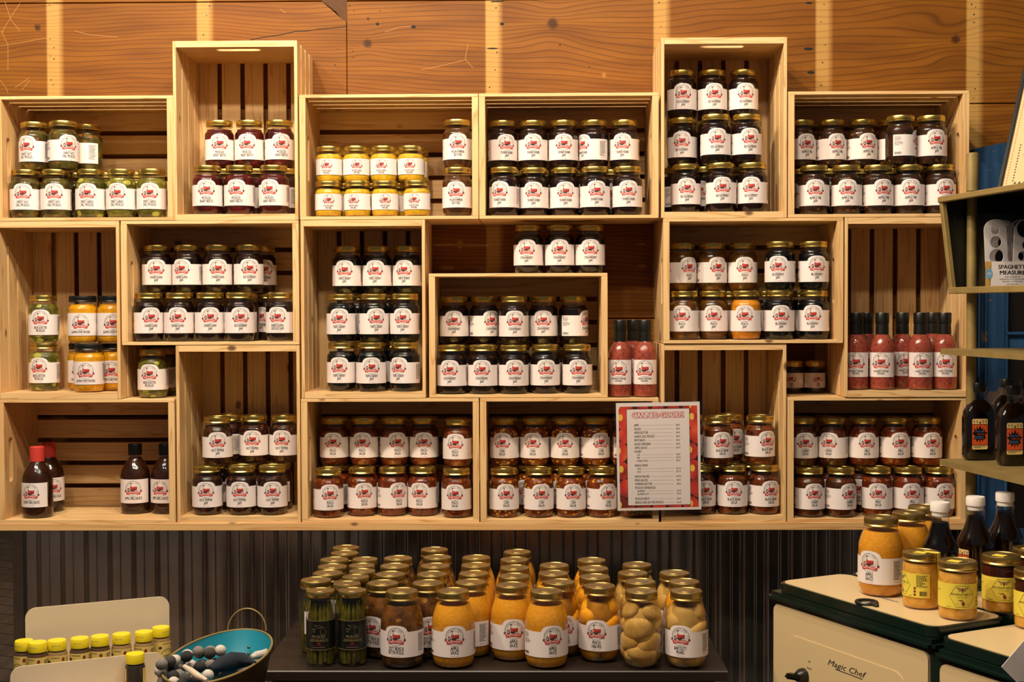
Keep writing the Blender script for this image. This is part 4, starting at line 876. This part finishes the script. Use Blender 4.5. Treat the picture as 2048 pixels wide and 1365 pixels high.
for (px, py, z, face, fill, lb, sx) in ((1841.7, 1214, SZ, -72, hc['honey'], 'pale honey jar turned sideways with a yellow tape strip over its lid', .028), (1915, 1236, SZ, 14, hc['honey'], 'pale creamed honey jar at the front corner of the stove', 0),
        (2002, 1222, SZ, 8, tt, 'dark-topped honey jar behind the front dark one on the stove', .012), (2056, 1252, SZ-.0125, -10, tt, 'dark-topped honey jar on the lower stove cover at the frame edge', .012), (2062, 1206, SZ, 0, tt, 'honey jar furthest back at the frame edge on the stove', 0)):
    g = atZ(px, py, z)+(Vector((.006, -.012, 0)) if z < SZ else Vector()); al = math.atan2(-g.x, D+g.y)
    t_ = thing('honey_jar', lb, 'jar', (g.x, g.y, z+.0004), al+math.radians(face), 'honey jars with yellow labels')
    link('glass_body', BODY['hony2'], t_); link('contents', fill, t_); link('lid', HL, t_); link('paper_label', hl, t_)
    mb = MB(); T = Matrix.Rotation(-math.radians(face)+math.radians(-25), 4, 'Z')
    mb.box((-.010+sx*.2, -.026, .1102), (.013+sx*.2, -.006, .1108), YEL, T)
    if face == -72:
        T = Matrix.Rotation(math.radians(72-20), 4, 'Z'); mb.box((.006, -.010, .1102), (.0365, .006, .1108), YEL, T); mb.box((.0362, -.010, .070), (.0368, .006, .1106), YEL, T)
    mb.build('seal_tape', t_, 0)

DEC = [(.030, 0), (.034, .002), (.037, .008), (.0375, .03), (.0365, .085), (.0375, .094), (.0365, .100), (.031, .112), (.024, .126), (.0195, .140), (.0178, .150), (.0178, .170)]
dg = body('syrup_glass', DEC, GL); df = body('syrup_fill', shrink(DEC, .0008, .152), CM['syrup'])
WCAP = plain('white_cap', 'EFE4DC', .4, var=.02)
dcap = MB().lathe([(.0192, .1745), (.0195, .178), (.0195, .190), (.0185, .193), (.0001, .193)], WCAP, 32, caps=(True, False)).lathe([(.0188, .160), (.0196, .163), (.0188, .166)], GL, 32, caps=(False, False)).lathe([(.0165, .165), (.0165, .176)], WCAP, 24).mesh('white_cap')
def maple_label(w_, h_, r=None, z0=0):
    p = Print(); z = lambda v: z0+h_*v
    p.poly(rrect(-w_/2, z0, w_/2, z0+h_, .003, 3), CREAMI, 0); p.rect(-w_/2, z(.13), w_/2, z(.83), INK, 1); p.rect(-w_/2, z(.15), w_/2, z(.81), ORAN, 2)
    lf = [(0, -1), (.12, -.45), (.45, -.75), (.5, -.5), (.95, -.4), (.75, -.15), (1.15, .25), (.8, .25), (.75, .55), (.5, .35), (.45, .8), (.25, .55), (0, 1.05), (-.2, .55), (-.5, .9), (-.55, .4), (-.95, .75), (-.85, .3), (-1.2, .2), (-.8, -.1), (-1, -.45), (-.55, -.5), (-.5, -.8), (-.12, -.45)]
    ps_ = [(x*w_*.42, z(.48)+y*h_*.31) for x, y in lf]
    for i in range(len(ps_)): p.poly([(0, z(.48)), ps_[i], ps_[(i+1) % len(ps_)]], NIGHT, 3)
    p.text('Tree Line', -.001, z(.56), h_*.07, BLUEI, 4, .8, .01, width=w_*.58); p.text('Maple Syrup', .004, z(.48), h_*.045, ORAN, 4, .9, .01, width=w_*.55); p.rows(-w_*.35, w_*.25, z(.33), z(.43), 2, BLUEI, 2, 4)
    p.rows(-w_*.4, w_*.4, z(.03), z(.11), 2, INK, 3, 2)
    for i in range(5):
        if i != 2: x = (-.38+.19*i)*w_; p.disc(x, z(.92), w_*.055, h_*.035, GREY, 2, 8); p.rect(x-.0003, z(.85), x+.0003, z(.9), INK, 2)
    p.poly([(-w_*.06, z(.85)), (w_*.06, z(.85)), (w_*.06, z(.89)), (0, z(.92)), (-w_*.06, z(.89))], DRED, 3)
    return p
ml = maple_label(.030, .060, z0=.025).to(MB(), .0378, T0=.0003).mesh('maple_label', 0)
for px, py, face, lb in ((1880, 1005, 150, 'white-capped syrup bottle behind the sideways honey jar'), (1951, 994, -42, 'white-capped syrup bottle, middle of three on the stove'), (2010, 986, 150, 'white-capped syrup bottle nearest the shelf post on the stove')):
    g = atZ(px, py, SZ+.193); al = math.atan2(-g.x, D+g.y)
    t_ = thing('syrup_bottle', lb, 'bottle', (g.x, g.y, SZ+.0004), al+math.radians(face), 'white-capped maple syrup bottles')
    link('glass_body', dg, t_); link('contents', df, t_); link('cap', dcap, t_); link('paper_label', ml, t_)

# ------------------------------------------------------------------ metal display shelf standing behind the stove
UY = -.36; A = Vector((Xat(1878, UY, 1.74), UY, 0)); UA = math.radians(-79.3)
TU = Matrix.Translation(A) @ Matrix.Rotation(UA, 4, 'Z')
un = thing('display_shelf', 'aged gold metal display shelf unit with a dark bin above two open boards', 'shelf', A, UA)
def zat(py, dist): return H-(py-VY)/F*dist
d0 = D+UY; zt_, zb = zat(399, d0), zat(587, d0)
OLV = plain('dark_olive_paint', '1C1C12', .4, .2)
mb = MB()
def quadpl(pts, th, mat): # pts in (y,z) at x = 0..th
    n = len(pts); mb.add([(0, a_, b_) for a_, b_ in pts]+[(th, a_, b_) for a_, b_ in pts], [tuple(range(n))[::-1], tuple(range(n, 2*n))]+[(i, (i+1) % n, (i+1) % n+n, i+n) for i in range(n)], mat)
quadpl([(.002, zt_-.002), (.030, zb), (.34, zb), (.34, zt_-.002)], .003, OLV)
mb.box((0, .336, zb), (.9, .34, zt_), OLV); mb.box((0, .002, zt_-.004), (.9, .34, zt_-.001), OLV); mb.box((0, .03, zb), (.9, .34, zb+.004), OLV)
bin_ = mb.build('bin', un)
mb = MB(); mb.box((-.002, -.003, zt_-.013), (.9, .012, zt_), GOLDP, c=.0015); mb.box((-.002, .025, zb-.005), (.9, .045, zb+.010), GOLDP, c=.0015)
T = Matrix.Translation((0, 0, zt_)); L_ = math.hypot(.028, zt_-zb); an = math.atan2(.028, zt_-zb)
mb.box((-.002, -.001, -L_), (.012, .011, 0), GOLDP, T @ Matrix.Rotation(an, 4, 'X'), c=.0015); mb.build('bin_rim', bin_)
mb = MB(); mb.lathe([(.006, 0), (.006, .002), (.003, .0035), (.0001, .0035)], GOLDP, 16, Matrix.Translation((.0035, .085, zt_-.024)) @ Matrix.Rotation(PI/2, 4, 'Y'), caps=(True, False)); mb.build('screw', un)
for py, nm in ((700, 0), (921, 1)):
    z1 = zat(py, d0); mb = MB(); slab(mb, rrect(0, 0, .9, .33, .012, 4), z1-.013, z1, GOLDP); mb.build('shelf_board', un)
Z3S = zat(921, d0)
px_ = TU.inverted() @ Vector((Xat(1934, UY+.012, 1.3), UY+.012, 0))
mb = MB(); mb.lathe([(.0115, .0), (.0115, zt_+.012), (.0135, zt_+.013), (.0135, zt_+.098), (.012, zt_+.1)], GOLDP, 24, Matrix.Translation((.020, max(.045, px_.y), 0))); mb.build('post', un)

FL = []                                                        # flat syrup flasks
def flask():
    prof = [(.026, 0), (.0335, .003), (.0365, .012), (.0370, .05), (.0370, .095), (.0345, .112), (.0270, .126), (.0170, .136), (.0135, .142), (.0135, .158)]
    g_ = MB().lathe(prof, GL, 40, sy=.62, sup=.62).tube([(.013, 0, .153), (.022, 0, .152), (.025, 0, .144), (.022, 0, .136)], .0035, GL, 8).mesh('flask_glass', 60)
    f_ = MB().lathe(shrink(prof, .0008, .138), CM['syrup'], 40, sy=.62, sup=.62).mesh('flask_fill', 60)
    c_ = MB().lathe([(.0150, .157), (.0155, .159), (.0155, .175), (.0145, .1775), (.0001, .1775)], BLACK, 32, caps=(True, False)).mesh('flask_cap')
    mb = maple_label(.037, .070, z0=.026).to(MB(), unit=.0001, T=Matrix.Translation((-.008, -.0233, 0)))
    return [('glass_body', g_), ('contents', f_), ('cap', c_), ('paper_label', mb.mesh('flask_label', 0))]
fk = flask()
for px, py, rz, lb in ((1957, 920, .12, 'dark maple syrup flask at the open end of the shelf board'), (2026, 931, .12, 'dark maple syrup flask nearest the viewer at the frame edge'), (2012, 905, .12, 'dark maple syrup flask standing behind the other two'), (2052, 912, .12, 'dark maple syrup flask at the frame edge behind the nearest')):
    g = atZ(px, py, Z3S); t_ = thing('syrup_flask', lb, 'bottle', (g.x, g.y, Z3S+.0004), rz, 'maple syrup flasks on the metal shelf')
    for n, me in fk: link(n, me, t_)

# boxed spaghetti measures in the bin
g = atZ(2014, 581, zb+.012); BX = thing('spaghetti_measure_box', 'clear box of white spaghetti measures with a printed front label', 'box', (Xat(2013, -.437, 1.6), -.437, zb+.0055), .06); BX.scale = (1.06, .8, 1.06)
bw, bh = .112, .158
MB().box((-bw/2, -.03, 0), (bw/2, .03, bh), PL, c=.001).build('clear_case', BX)
WPL = plain('white_plastic', 'E4DAD8', .4, var=.02)
def measure(T, holes, wd=.026, ln=.142):
    # a flat bar with round holes, made of rings joined by webs
    m2 = MB(); out = rrect(-wd, 0, wd, ln, wd*.95, 8)
    bm = bmesh.new(); vs = [bm.verts.new((x, 0, z)) for x, z in out]; e = [bm.edges.new((vs[i], vs[(i+1) % len(vs)])) for i in range(len(vs))]
    for hx, hz, hr in holes:
        h_ = [bm.verts.new((hx+hr*math.cos(2*PI*i/20), 0, hz+hr*math.sin(2*PI*i/20))) for i in range(20)]; e += [bm.edges.new((h_[i], h_[(i+1) % 20])) for i in range(20)]
    bmesh.ops.triangle_fill(bm, use_beauty=True, use_dissolve=False, edges=e)
    r_ = bmesh.ops.extrude_face_region(bm, geom=bm.faces[:]); bmesh.ops.translate(bm, verts=[v for v in r_['geom'] if isinstance(v, bmesh.types.BMVert)], vec=(0, .0035, 0))
    bm.verts.index_update(); m2.add([v.co.copy() for v in bm.verts], [[v.index for v in f.verts] for f in bm.faces], WPL, T); bm.free(); return m2
hs = [(0, .120, .0095), (0, .094, .0125), (0, .064, .0155), (0, .03, .018)]
for i in range(4): measure(Matrix.Translation((-.026+.004*i, -.024+.011*i, .004)) @ Matrix.Rotation(-.05+.055*i, 4, 'Y'), hs, .024).build('spaghetti_measure', BX)
for i in range(2): measure(Matrix.Translation((.029, -.022+.012*i, .004)) @ Matrix.Rotation(.04-.05*i, 4, 'Y'), [(0, .122, .019), (.004, .088, .010), (-.004, .064, .010), (0, .038, .009)], .024).build('spaghetti_measure', BX)
p = Print(); p.rect(-bw/2+.001, .002, bw/2-.001, .057, CREAMI if 0 else WHITE, 0); p.poly([(-bw/2+.001, .002), (-bw/2+.012, .002), (-bw/2+.008, .03), (-bw/2+.014, .057), (-bw/2+.001, .057)], plain('pasta_print', 'D9A84E', .5, var=.4, scale=150), 1)
p.text('SPAGHETTI', .003, .0415, .0085, INK, 2, .8, .03, width=.060); p.text('MEASURE', .003, .0295, .0085, INK, 2, .8, .03, width=.054)
p.text('INSERT SPAGHETTI IN', .003, .0232, .0026, INK, 2, .9); p.text('APPROPRIATE HOLE FOR PORTIONS', .003, .0184, .0026, INK, 2, .9); p.text('MEASURES 1-2-3-4 PORTIONS', .003, .0136, .0026, INK, 2, .9); p.text('DISHWASHER SAFE', .003, .0082, .0022, INK, 2, .9)
p.disc(-.047, .031, .0075, .011, plain('round_blue_badge', '6FA6CC', .5), 3, 24); p.text('HM', -.047, .0285, .006, WHITE, 4, .7)
p.poly([(bw/2-.013, .057), (bw/2-.001, .057), (bw/2-.001, .002), (bw/2-.004, .002)], GREY, 2)
p.to(MBx := MB(), unit=.00015, T=Matrix.Translation((0, -.0303, 0))); MBx.build('paper_label', BX, 0)

# framed old certificate leaning on top of the bin
fr_ = thing('framed_certificate', 'black-framed old printed certificate leaning on top of the metal bin', 'picture', (0, 0, 0))
fo = atZ(1991, 389, zt_+.001); yaw = math.radians(-50)
Tf = Matrix.Translation((fo.x, fo.y, zt_+.0008)) @ Matrix.Rotation(yaw, 4, 'Z') @ Matrix.Rotation(math.radians(-21), 4, 'X')
fr_.matrix_world = Tf
FW, FH = .30, .42
mb = MB(); th_ = .009
mb.box((0, 0, 0), (FW, .014, th_), BLACK, c=.001); mb.box((0, 0, FH-th_), (FW, .014, FH), BLACK, c=.001); mb.box((0, 0, th_), (th_, .014, FH-th_), BLACK, c=.001); mb.box((FW-th_, 0, th_), (FW, .014, FH-th_), BLACK, c=.001); mb.build('frame', fr_)
PAR = plain('old_paper', 'CFAE7C', .6, var=.08, scale=12); BRO = plain('brown_print', 'A0642A', .6)
p = Print(); p.rect(th_, th_, FW-th_, FH-th_, PAR, 0)
for i in range(60): z = .015+i*.0066; p.disc(.017, z, .0015, .0022, BRO, 1, 6)
for i in range(22): x = .034+i*.011; p.poly([(x, .026), (x+.008, .026), (x+.004, .031)], INK, 1); p.poly([(x+.004, .128), (x+.012, .128), (x+.008, .134)], INK, 1)
for i in range(14): p.disc(.032+.0005*(i % 2), .034+i*.0068, .0022, .0018, INK, 1, 6)
for w2 in (0, .005): p.line([(.042+w2, .150+w2), (.27-w2, .150+w2), (.27-w2, .265-w2), (.042+w2, .265-w2), (.042+w2, .150+w2)], .0014, ORAN if 0 else BRO, 1)
for cx_, cz_ in ((.056, .164), (.056, .251)): p.ring(cx_, cz_, .010, .0012, BRO, 2, 16)
p.ring(.156, .208, .075, .0012, BRO, 2, 40, sx=1.25); p.rows(.10, .21, .196, .222, 3, GREY, 3)
p.text('H. M. MOORE', .130, .058, .0085, BRO, 2, .9, .01, width=.145); p.text('WEIDMAN', .120, .040, .0085, BRO, 2, 1.1, .03, width=.11); p.text('FOR USE OF', .12, .085, .004, INK, 2); p.line([(.045, .095), (.06, .108), (.07, .098), (.085, .116), (.10, .104), (.12, .124), (.14, .112)], .0022, BRO, 2)
p.line([(.045, .095), (.05, .112), (.066, .112)], .0016, BRO, 2); p.rows(.08, .25, .30, .36, 5, BRO, 8); p.rows(.06, .24, .38, .392, 1, INK, 4)
p.to(MBx := MB(), unit=.0001, T=Matrix.Translation((0, .006, 0))); MBx.box((th_-.002, .0062, th_-.002), (FW-th_+.002, .010, FH-th_+.002), PAR); MBx.build('paper', fr_, 0)

# blue door leaning behind
t = NT('chipped_blue_paint'); co = t.coord(); n = t.noise(co, 7, 5, .65); n2 = t.noise(t.vmath('MULTIPLY', co, (60, 60, 3)), 1, 3)
c = t.mix(n2, lin('35618E'), lin('1F4467')); c = t.mix(t.n('ShaderNodeMapRange', {0: n, 1: .60, 2: .615}).outputs[0], c, lin('85705E')); c = t.mix(t.n('ShaderNodeMapRange', {0: t.noise(co, 30, 2), 1: .70, 2: .71}).outputs[0], c, lin('C9BC9A'))
t.pbr(c, .5, normal=t.bump(n2, .2, .001)); BLUEP = t.m
x0 = Xat(1946, .12, 1.5)
dr = thing('blue_door', 'old blue painted panel door with chipped paint leaning behind the metal shelf', 'door', (x0, .12, 0))
mb = MB(); mb.prism([(0, .005), (.085, .005), (.085, 1.935), (0, 1.918)], 0, .035, BLUEP); mb.prism([(.70, .005), (.79, .005), (.79, 2.03), (.70, 2.03)], 0, .035, BLUEP)
for z0, z1, z2 in ((.005, .2, .2), (.80, .90, .90), (1.385, 1.425, 1.425), (1.66, 1.935, 2.03)): mb.prism([(.085, z0), (.70, z0), (.70, z2), (.085, z1)], .002, .033, BLUEP)
mb.build('door_frame', dr)
mb = MB()
for x in (.012, .030, .085): mb.box((x, -.006, .2), (x+.008, 0, 1.60), BLUEP, c=.002)
mb.box((.085, -.010, 1.378), (.70, .001, 1.388), BLUEP, c=.003); mb.box((.085, -.010, 1.420), (.70, .001, 1.430), BLUEP, c=.003); mb.build('moulding', dr)
MB().box((.086, .012, .2), (.699, .022, 1.66), plain('dark_door_panel', '1C140E', .4)).build('panel', dr)

# sheet of white paper leaning into the frame at the lower right
pc = [atY(px, py, -1.18) for px, py in ((2003, 1335), (2060, 1268), (2126, 1330), (2068, 1400))]
mb = MB(); n = 4; mb.add([tuple(v) for v in pc]+[(v.x, v.y+.0015, v.z) for v in pc], [(0, 1, 2, 3), (7, 6, 5, 4)]+[(i, i+4, (i+1) % 4+4, (i+1) % 4) for i in range(4)], WCAP)
tag(mb.build('paper_sheet', smooth=0), 'corner of a white paper sheet at the lower right of the stove front', 'paper')

# ------------------------------------------------------------------ seasoning rack on the left
dl = 2.74; Pl = atY(50, 1218, dl-D); Pr = atY(338, 1192, dl*1.045-D); RZ = math.atan2(Pr.y-Pl.y, Pr.x-Pl.x); RW = math.hypot(Pr.x-Pl.x, Pr.y-Pl.y)
CRM = plain('cream_painted_metal', 'DCC8AA', .35, 0, .03, 10)
rk = thing('seasoning_rack', 'cream painted metal rack holding yellow-capped seasoning jars', 'rack', (Pl.x, Pl.y, .70), RZ)
top = Pl.z-.70
MB().prism(rrect(0, 0, RW, top, .022, 8), -.002, .0015, CRM).build('back_panel', rk)
MB().box((0, -.1035, -.009), (RW, -.0025, .0045), CRM, c=.001).build('base_tray', rk)
MB().box((0, -.22, -.030), (RW, -.1075, -.0255), CRM, c=.001).build('base_tray', rk)
TR = Matrix.Translation((Pl.x, Pl.y, 0)) @ Matrix.Rotation(RZ, 4, 'Z'); TRI = TR.inverted()
def rackpt(px, py, yl): o = TRI @ C0; r = TRI.to_3x3() @ ray(px, py); return o+r*((yl-o.y)/r.y)
fy = -.105; fa = rackpt(20, 1336, fy); fb = rackpt(328, 1304, fy)
MB().prism(rrect(fa.x, -.038, fb.x, fa.z-.70, .022, 8), fy-.0015, fy+.002, CRM).build('front_panel', rk)
MB().box((0, -.105, -.70), (RW, .001, -.0095), DW).box((0, -.222, -.70), (RW, -.105, -.0305), DW).build('stand', rk)
SPB = [(.017, 0), (.0195, .002), (.0205, .006), (.0205, .078), (.0195, .083), (.0180, .085), (.0180, .092)]
CAPY = plain('yellow_cap', 'E3CC1E', .4, var=.03); SPL = plain('spice_label', 'DCC06A', .6, var=.04)
sg = body('spice_glass', SPB, GL, 24); fills = {k: body('spice_'+k, shrink(SPB, .0006, .082), plain('spice_'+k, h_, .8, var=.6, scale=300), 24) for k, h_ in (('brown', '6B4526'), ('tan', 'C39A62'), ('dark', '3A2A1C'))}
cp_ = Print(); cp_.text('BEST BY 09 21', 0, .0955, .0028, GREY, 1, .8, width=.018)
mb = MB().lathe([(.0188, .0855), (.0190, .087), (.0190, .103), (.0178, .105), (.0001, .105)], CAPY, 32, caps=(True, False)); cp_.to(mb, .0190, T0=.0002); capm = mb.mesh('yellow_cap')
def spice_label(word):
    p = Print(); r = .0206; p.rect(-.048, .018, .044, .076, SPL, 0)
    p.ring(0, .046, .0145, .0008, INK, 2, 24, math.radians(15), math.radians(165)); p.line([(-.014, .050), (-.016, .042), (-.012, .040), (-.012, .022)], .0008, INK); p.line([(.014, .050), (.016, .042), (.012, .040), (.012, .022)], .0008, INK)
    p.text('OLD CHEF\'S', 0, .0555, .0022, INK, 2, .8, arc=.013); p.text(word, 0, .044, .0045, INK, 2, .8, .02, width=.019); p.text('SEASONING', 0, .038, .0026, INK, 2, .8)
    p.disc(.014, .068, .0032, .0036, DRED, 2); p.disc(-.016, .064, .0036, .0026, INK, 2); p.rows(-.012, .006, .070, .0725, 1, INK, 2); p.rows(.026, .040, .040, .070, 9, INK, 3); p.code(.026, .040, .024, .034, INK)
    return p.to(MB(), r, T0=.0003).mesh('spice_label', 0)
sl = {w_: spice_label(w_) for w_ in ('GARLIC', 'CHEDDAR', 'GARLIC PEPPER')}
def spice(x, y, face, word, fill, lb, z=.7047):
    wp = TR @ Vector((x, y, 0)); al = math.atan2(-wp.x, D+wp.y)
    t_ = thing('seasoning_jar', lb, 'jar', (wp.x, wp.y, z), al+math.radians(face), 'yellow-capped seasoning jars')
    link('glass_body', sg, t_); link('contents', fills[fill], t_); link('cap', capm, t_); link('paper_label', sl[word], t_)
zc = .7145+.105
nm = 'leftmost|second|third|fourth|fifth|sixth|seventh|rightmost'.split('|')
for i, (px, face, w_, f_) in enumerate(((48, -40, 'CHEDDAR', 'brown'), (75, -35, 'CHEDDAR', 'brown'), (114, -5, 'GARLIC', 'tan'), (159.5, -15, 'CHEDDAR', 'brown'), (200, -35, 'CHEDDAR', 'brown'), (243, -20, 'GARLIC PEPPER', 'tan'), (288, -30, 'GARLIC', 'tan'), (322, 40, 'GARLIC', 'tan'))):
    yl = -.070 if i not in (0, 7) else -.045; g = rackpt(px, 1280, yl)
    spice(g.x, yl, face, w_, f_, 'yellow-capped seasoning jar, '+nm[i]+(' from left' if 0 < i < 7 else '')+' in the front line of the cream rack')
g = rackpt(270, 1305, fy-.025); spice(g.x, fy-.025, 180, 'GARLIC', 'dark', 'single dark seasoning jar standing in front of the cream panel', .6750)

# ------------------------------------------------------------------ blue oval tub with felt garlands
TCX, TCY, TZB, TZR = -.598, -.930, .738, .84
tub = thing('oval_tub', 'blue oval metal tub with a gold rim and ring handle, full of felt decorations', 'tub', (TCX, TCY, TZB), math.radians(-3))
BLI = plain('tub_blue', '1F8296', .4, 0, .05, 20); TUBO = metal('tub_outside', '6A5A48', .4)
hh = TZR-TZB; mb = MB()
mb.lathe([(.0001, .003), (.066, .003), (.070, .006), (.0885, hh)], BLI, 48, sy=2.2, caps=(False, False)); mb.lathe([(.0001, 0), (.067, 0), (.072, .003), (.0905, hh)], TUBO, 48, sy=2.2, caps=(False, False)); mb.build('tub_body', tub, 50)
MB().tube([(.0895*math.cos(2*PI*i/48), .0895*2.2*math.sin(2*PI*i/48), hh) for i in range(48)], .0022, GOLDP, 8, closed=True).build('rim', tub)
MB().tube([(.040*math.cos(PI*i/16), .1965+.006*math.sin(PI*i/16), hh-.002+.044*math.sin(PI*i/16)) for i in range(17)], .0016, GOLDP, 8).build('handle', tub)
mb = MB()
for z in (.058, .071): mb.ball((.010, .0885*2.2-.022, z), .0035, STEEL, 10, (1, .4, 1))
mb.build('rivet', tub)
MB().box((TCX-.06, TCY-.12, 0), (TCX+.06, TCY+.12, TZB-.0005), DW, Matrix.Identity(4)).build('stand_block')
sb = bpy.data.objects['stand_block']; sb.name = 'wooden_stool'; tag(sb, 'dark wooden stool block carrying the blue tub', 'stool')
def felt(name, h_):
    t = NT(name); n = t.noise(t.coord(), 120, 4, .7); t.pbr(t.mix(n, lin(h_), tuple(x*.45 for x in lin(h_)[:3])+(1,)), .95, normal=t.bump(n, .8, .002)); return t.m
FT = [felt('felt_white', 'D8CCBE'), felt('felt_dark', '4A4440'), felt('felt_grey', '8A8078'), felt('felt_black', '302E2E')]
def garland(pts, zs, lb, seed):
    q = random.Random(seed); c0 = atZ(*pts[0], zs); gt = thing('felt_ball_garland', lb, 'garland', (c0.x, c0.y, zs), 0, 'garlands of felt balls'); ws = []
    for i, (px, py) in enumerate(pts):
        v = atZ(px, py, zs+q.uniform(-.003, .003))-c0-Vector((0, 0, 0)); ws.append(Vector((v.x, v.y, v.z)))
    for _ in range(60):
        for i in range(len(ws)):
            for j in range(i):
                d_ = ws[i]-ws[j]; l = d_.length or 1e-5
                if l < .0212: d_ *= (.0212-l)/2/l; ws[i] = ws[i]+d_; ws[j] = ws[j]-d_
    for i, v in enumerate(ws): o = MB().ball((0, 0, 0), .0112, FT[(0, 1, 2, 3, 2, 0, 3)[(i+seed) % 7]], 14, (1, 1, .96)).build('felt_ball', gt, 80); o.location = v
    MB().tube(ws, .0008, FT[3], 5).build('cord', gt)
z2 = lambda l: [(300+x/6.83, 1165+y/6.83) for x, y in l]
garland(z2([(920, 945), (850, 960), (780, 955), (710, 960), (640, 965), (550, 985), (460, 1030), (370, 1060), (290, 1080), (160, 1125)]), .858, 'felt ball garland draped highest across the blue tub', 0)
garland(z2([(870, 1120), (800, 1130), (730, 1135), (660, 1150), (600, 1145), (480, 1140), (370, 1175), (290, 1195), (200, 1245), (140, 1210)]), .838, 'felt ball garland lying just below the highest strand', 3)
garland(z2([(790, 1275), (640, 1330), (560, 1290), (470, 1330), (380, 1275), (300, 1300), (210, 1345), (340, 1370), (440, 1400)]), .832, 'felt ball garland nearest the viewer in the blue tub', 5)
def lump(name, pts, rs, mat, lb, z, sc=.6):
    w_ = [atZ(*a, z) for a in pts]; o = MB().tube([v-w_[0] for v in w_], rs, mat, 14).build(name, None, 60); o.location = w_[0]; o.scale = (1, 1, 1); return tag(o, lb, 'felt ornament')
NAVY = felt('felt_navy', '1E2430')
lump('felt_fish', z2([(820, 1195), (960, 1130), (1120, 1085), (1280, 1070), (1440, 1105)]), [.006, .014, .018, .014, .003], NAVY, 'navy felt fish ornament lying across the blue tub', .842)
lump('felt_fish', z2([(850, 1330), (1000, 1270), (1180, 1225), (1360, 1165), (1540, 1060)]), [.010, .018, .020, .014, .006], FT[2], 'pale grey felt fish ornament at the near tub rim', .812)
lump('felt_pad', z2([(1380, 1030), (1460, 1000), (1540, 985), (1590, 930)]), [.004, .008, .008, .003], FT[0], 'small white felt piece at the far end of the tub rim', .838)
lump('wooden_stick', z2([(470, 1155), (560, 1215), (660, 1290), (780, 1345)]), [.004, .006, .006, .003], plain('pale_stick', 'C9B49C', .6), 'pale smooth stick lying over the felt ball garlands', .862)
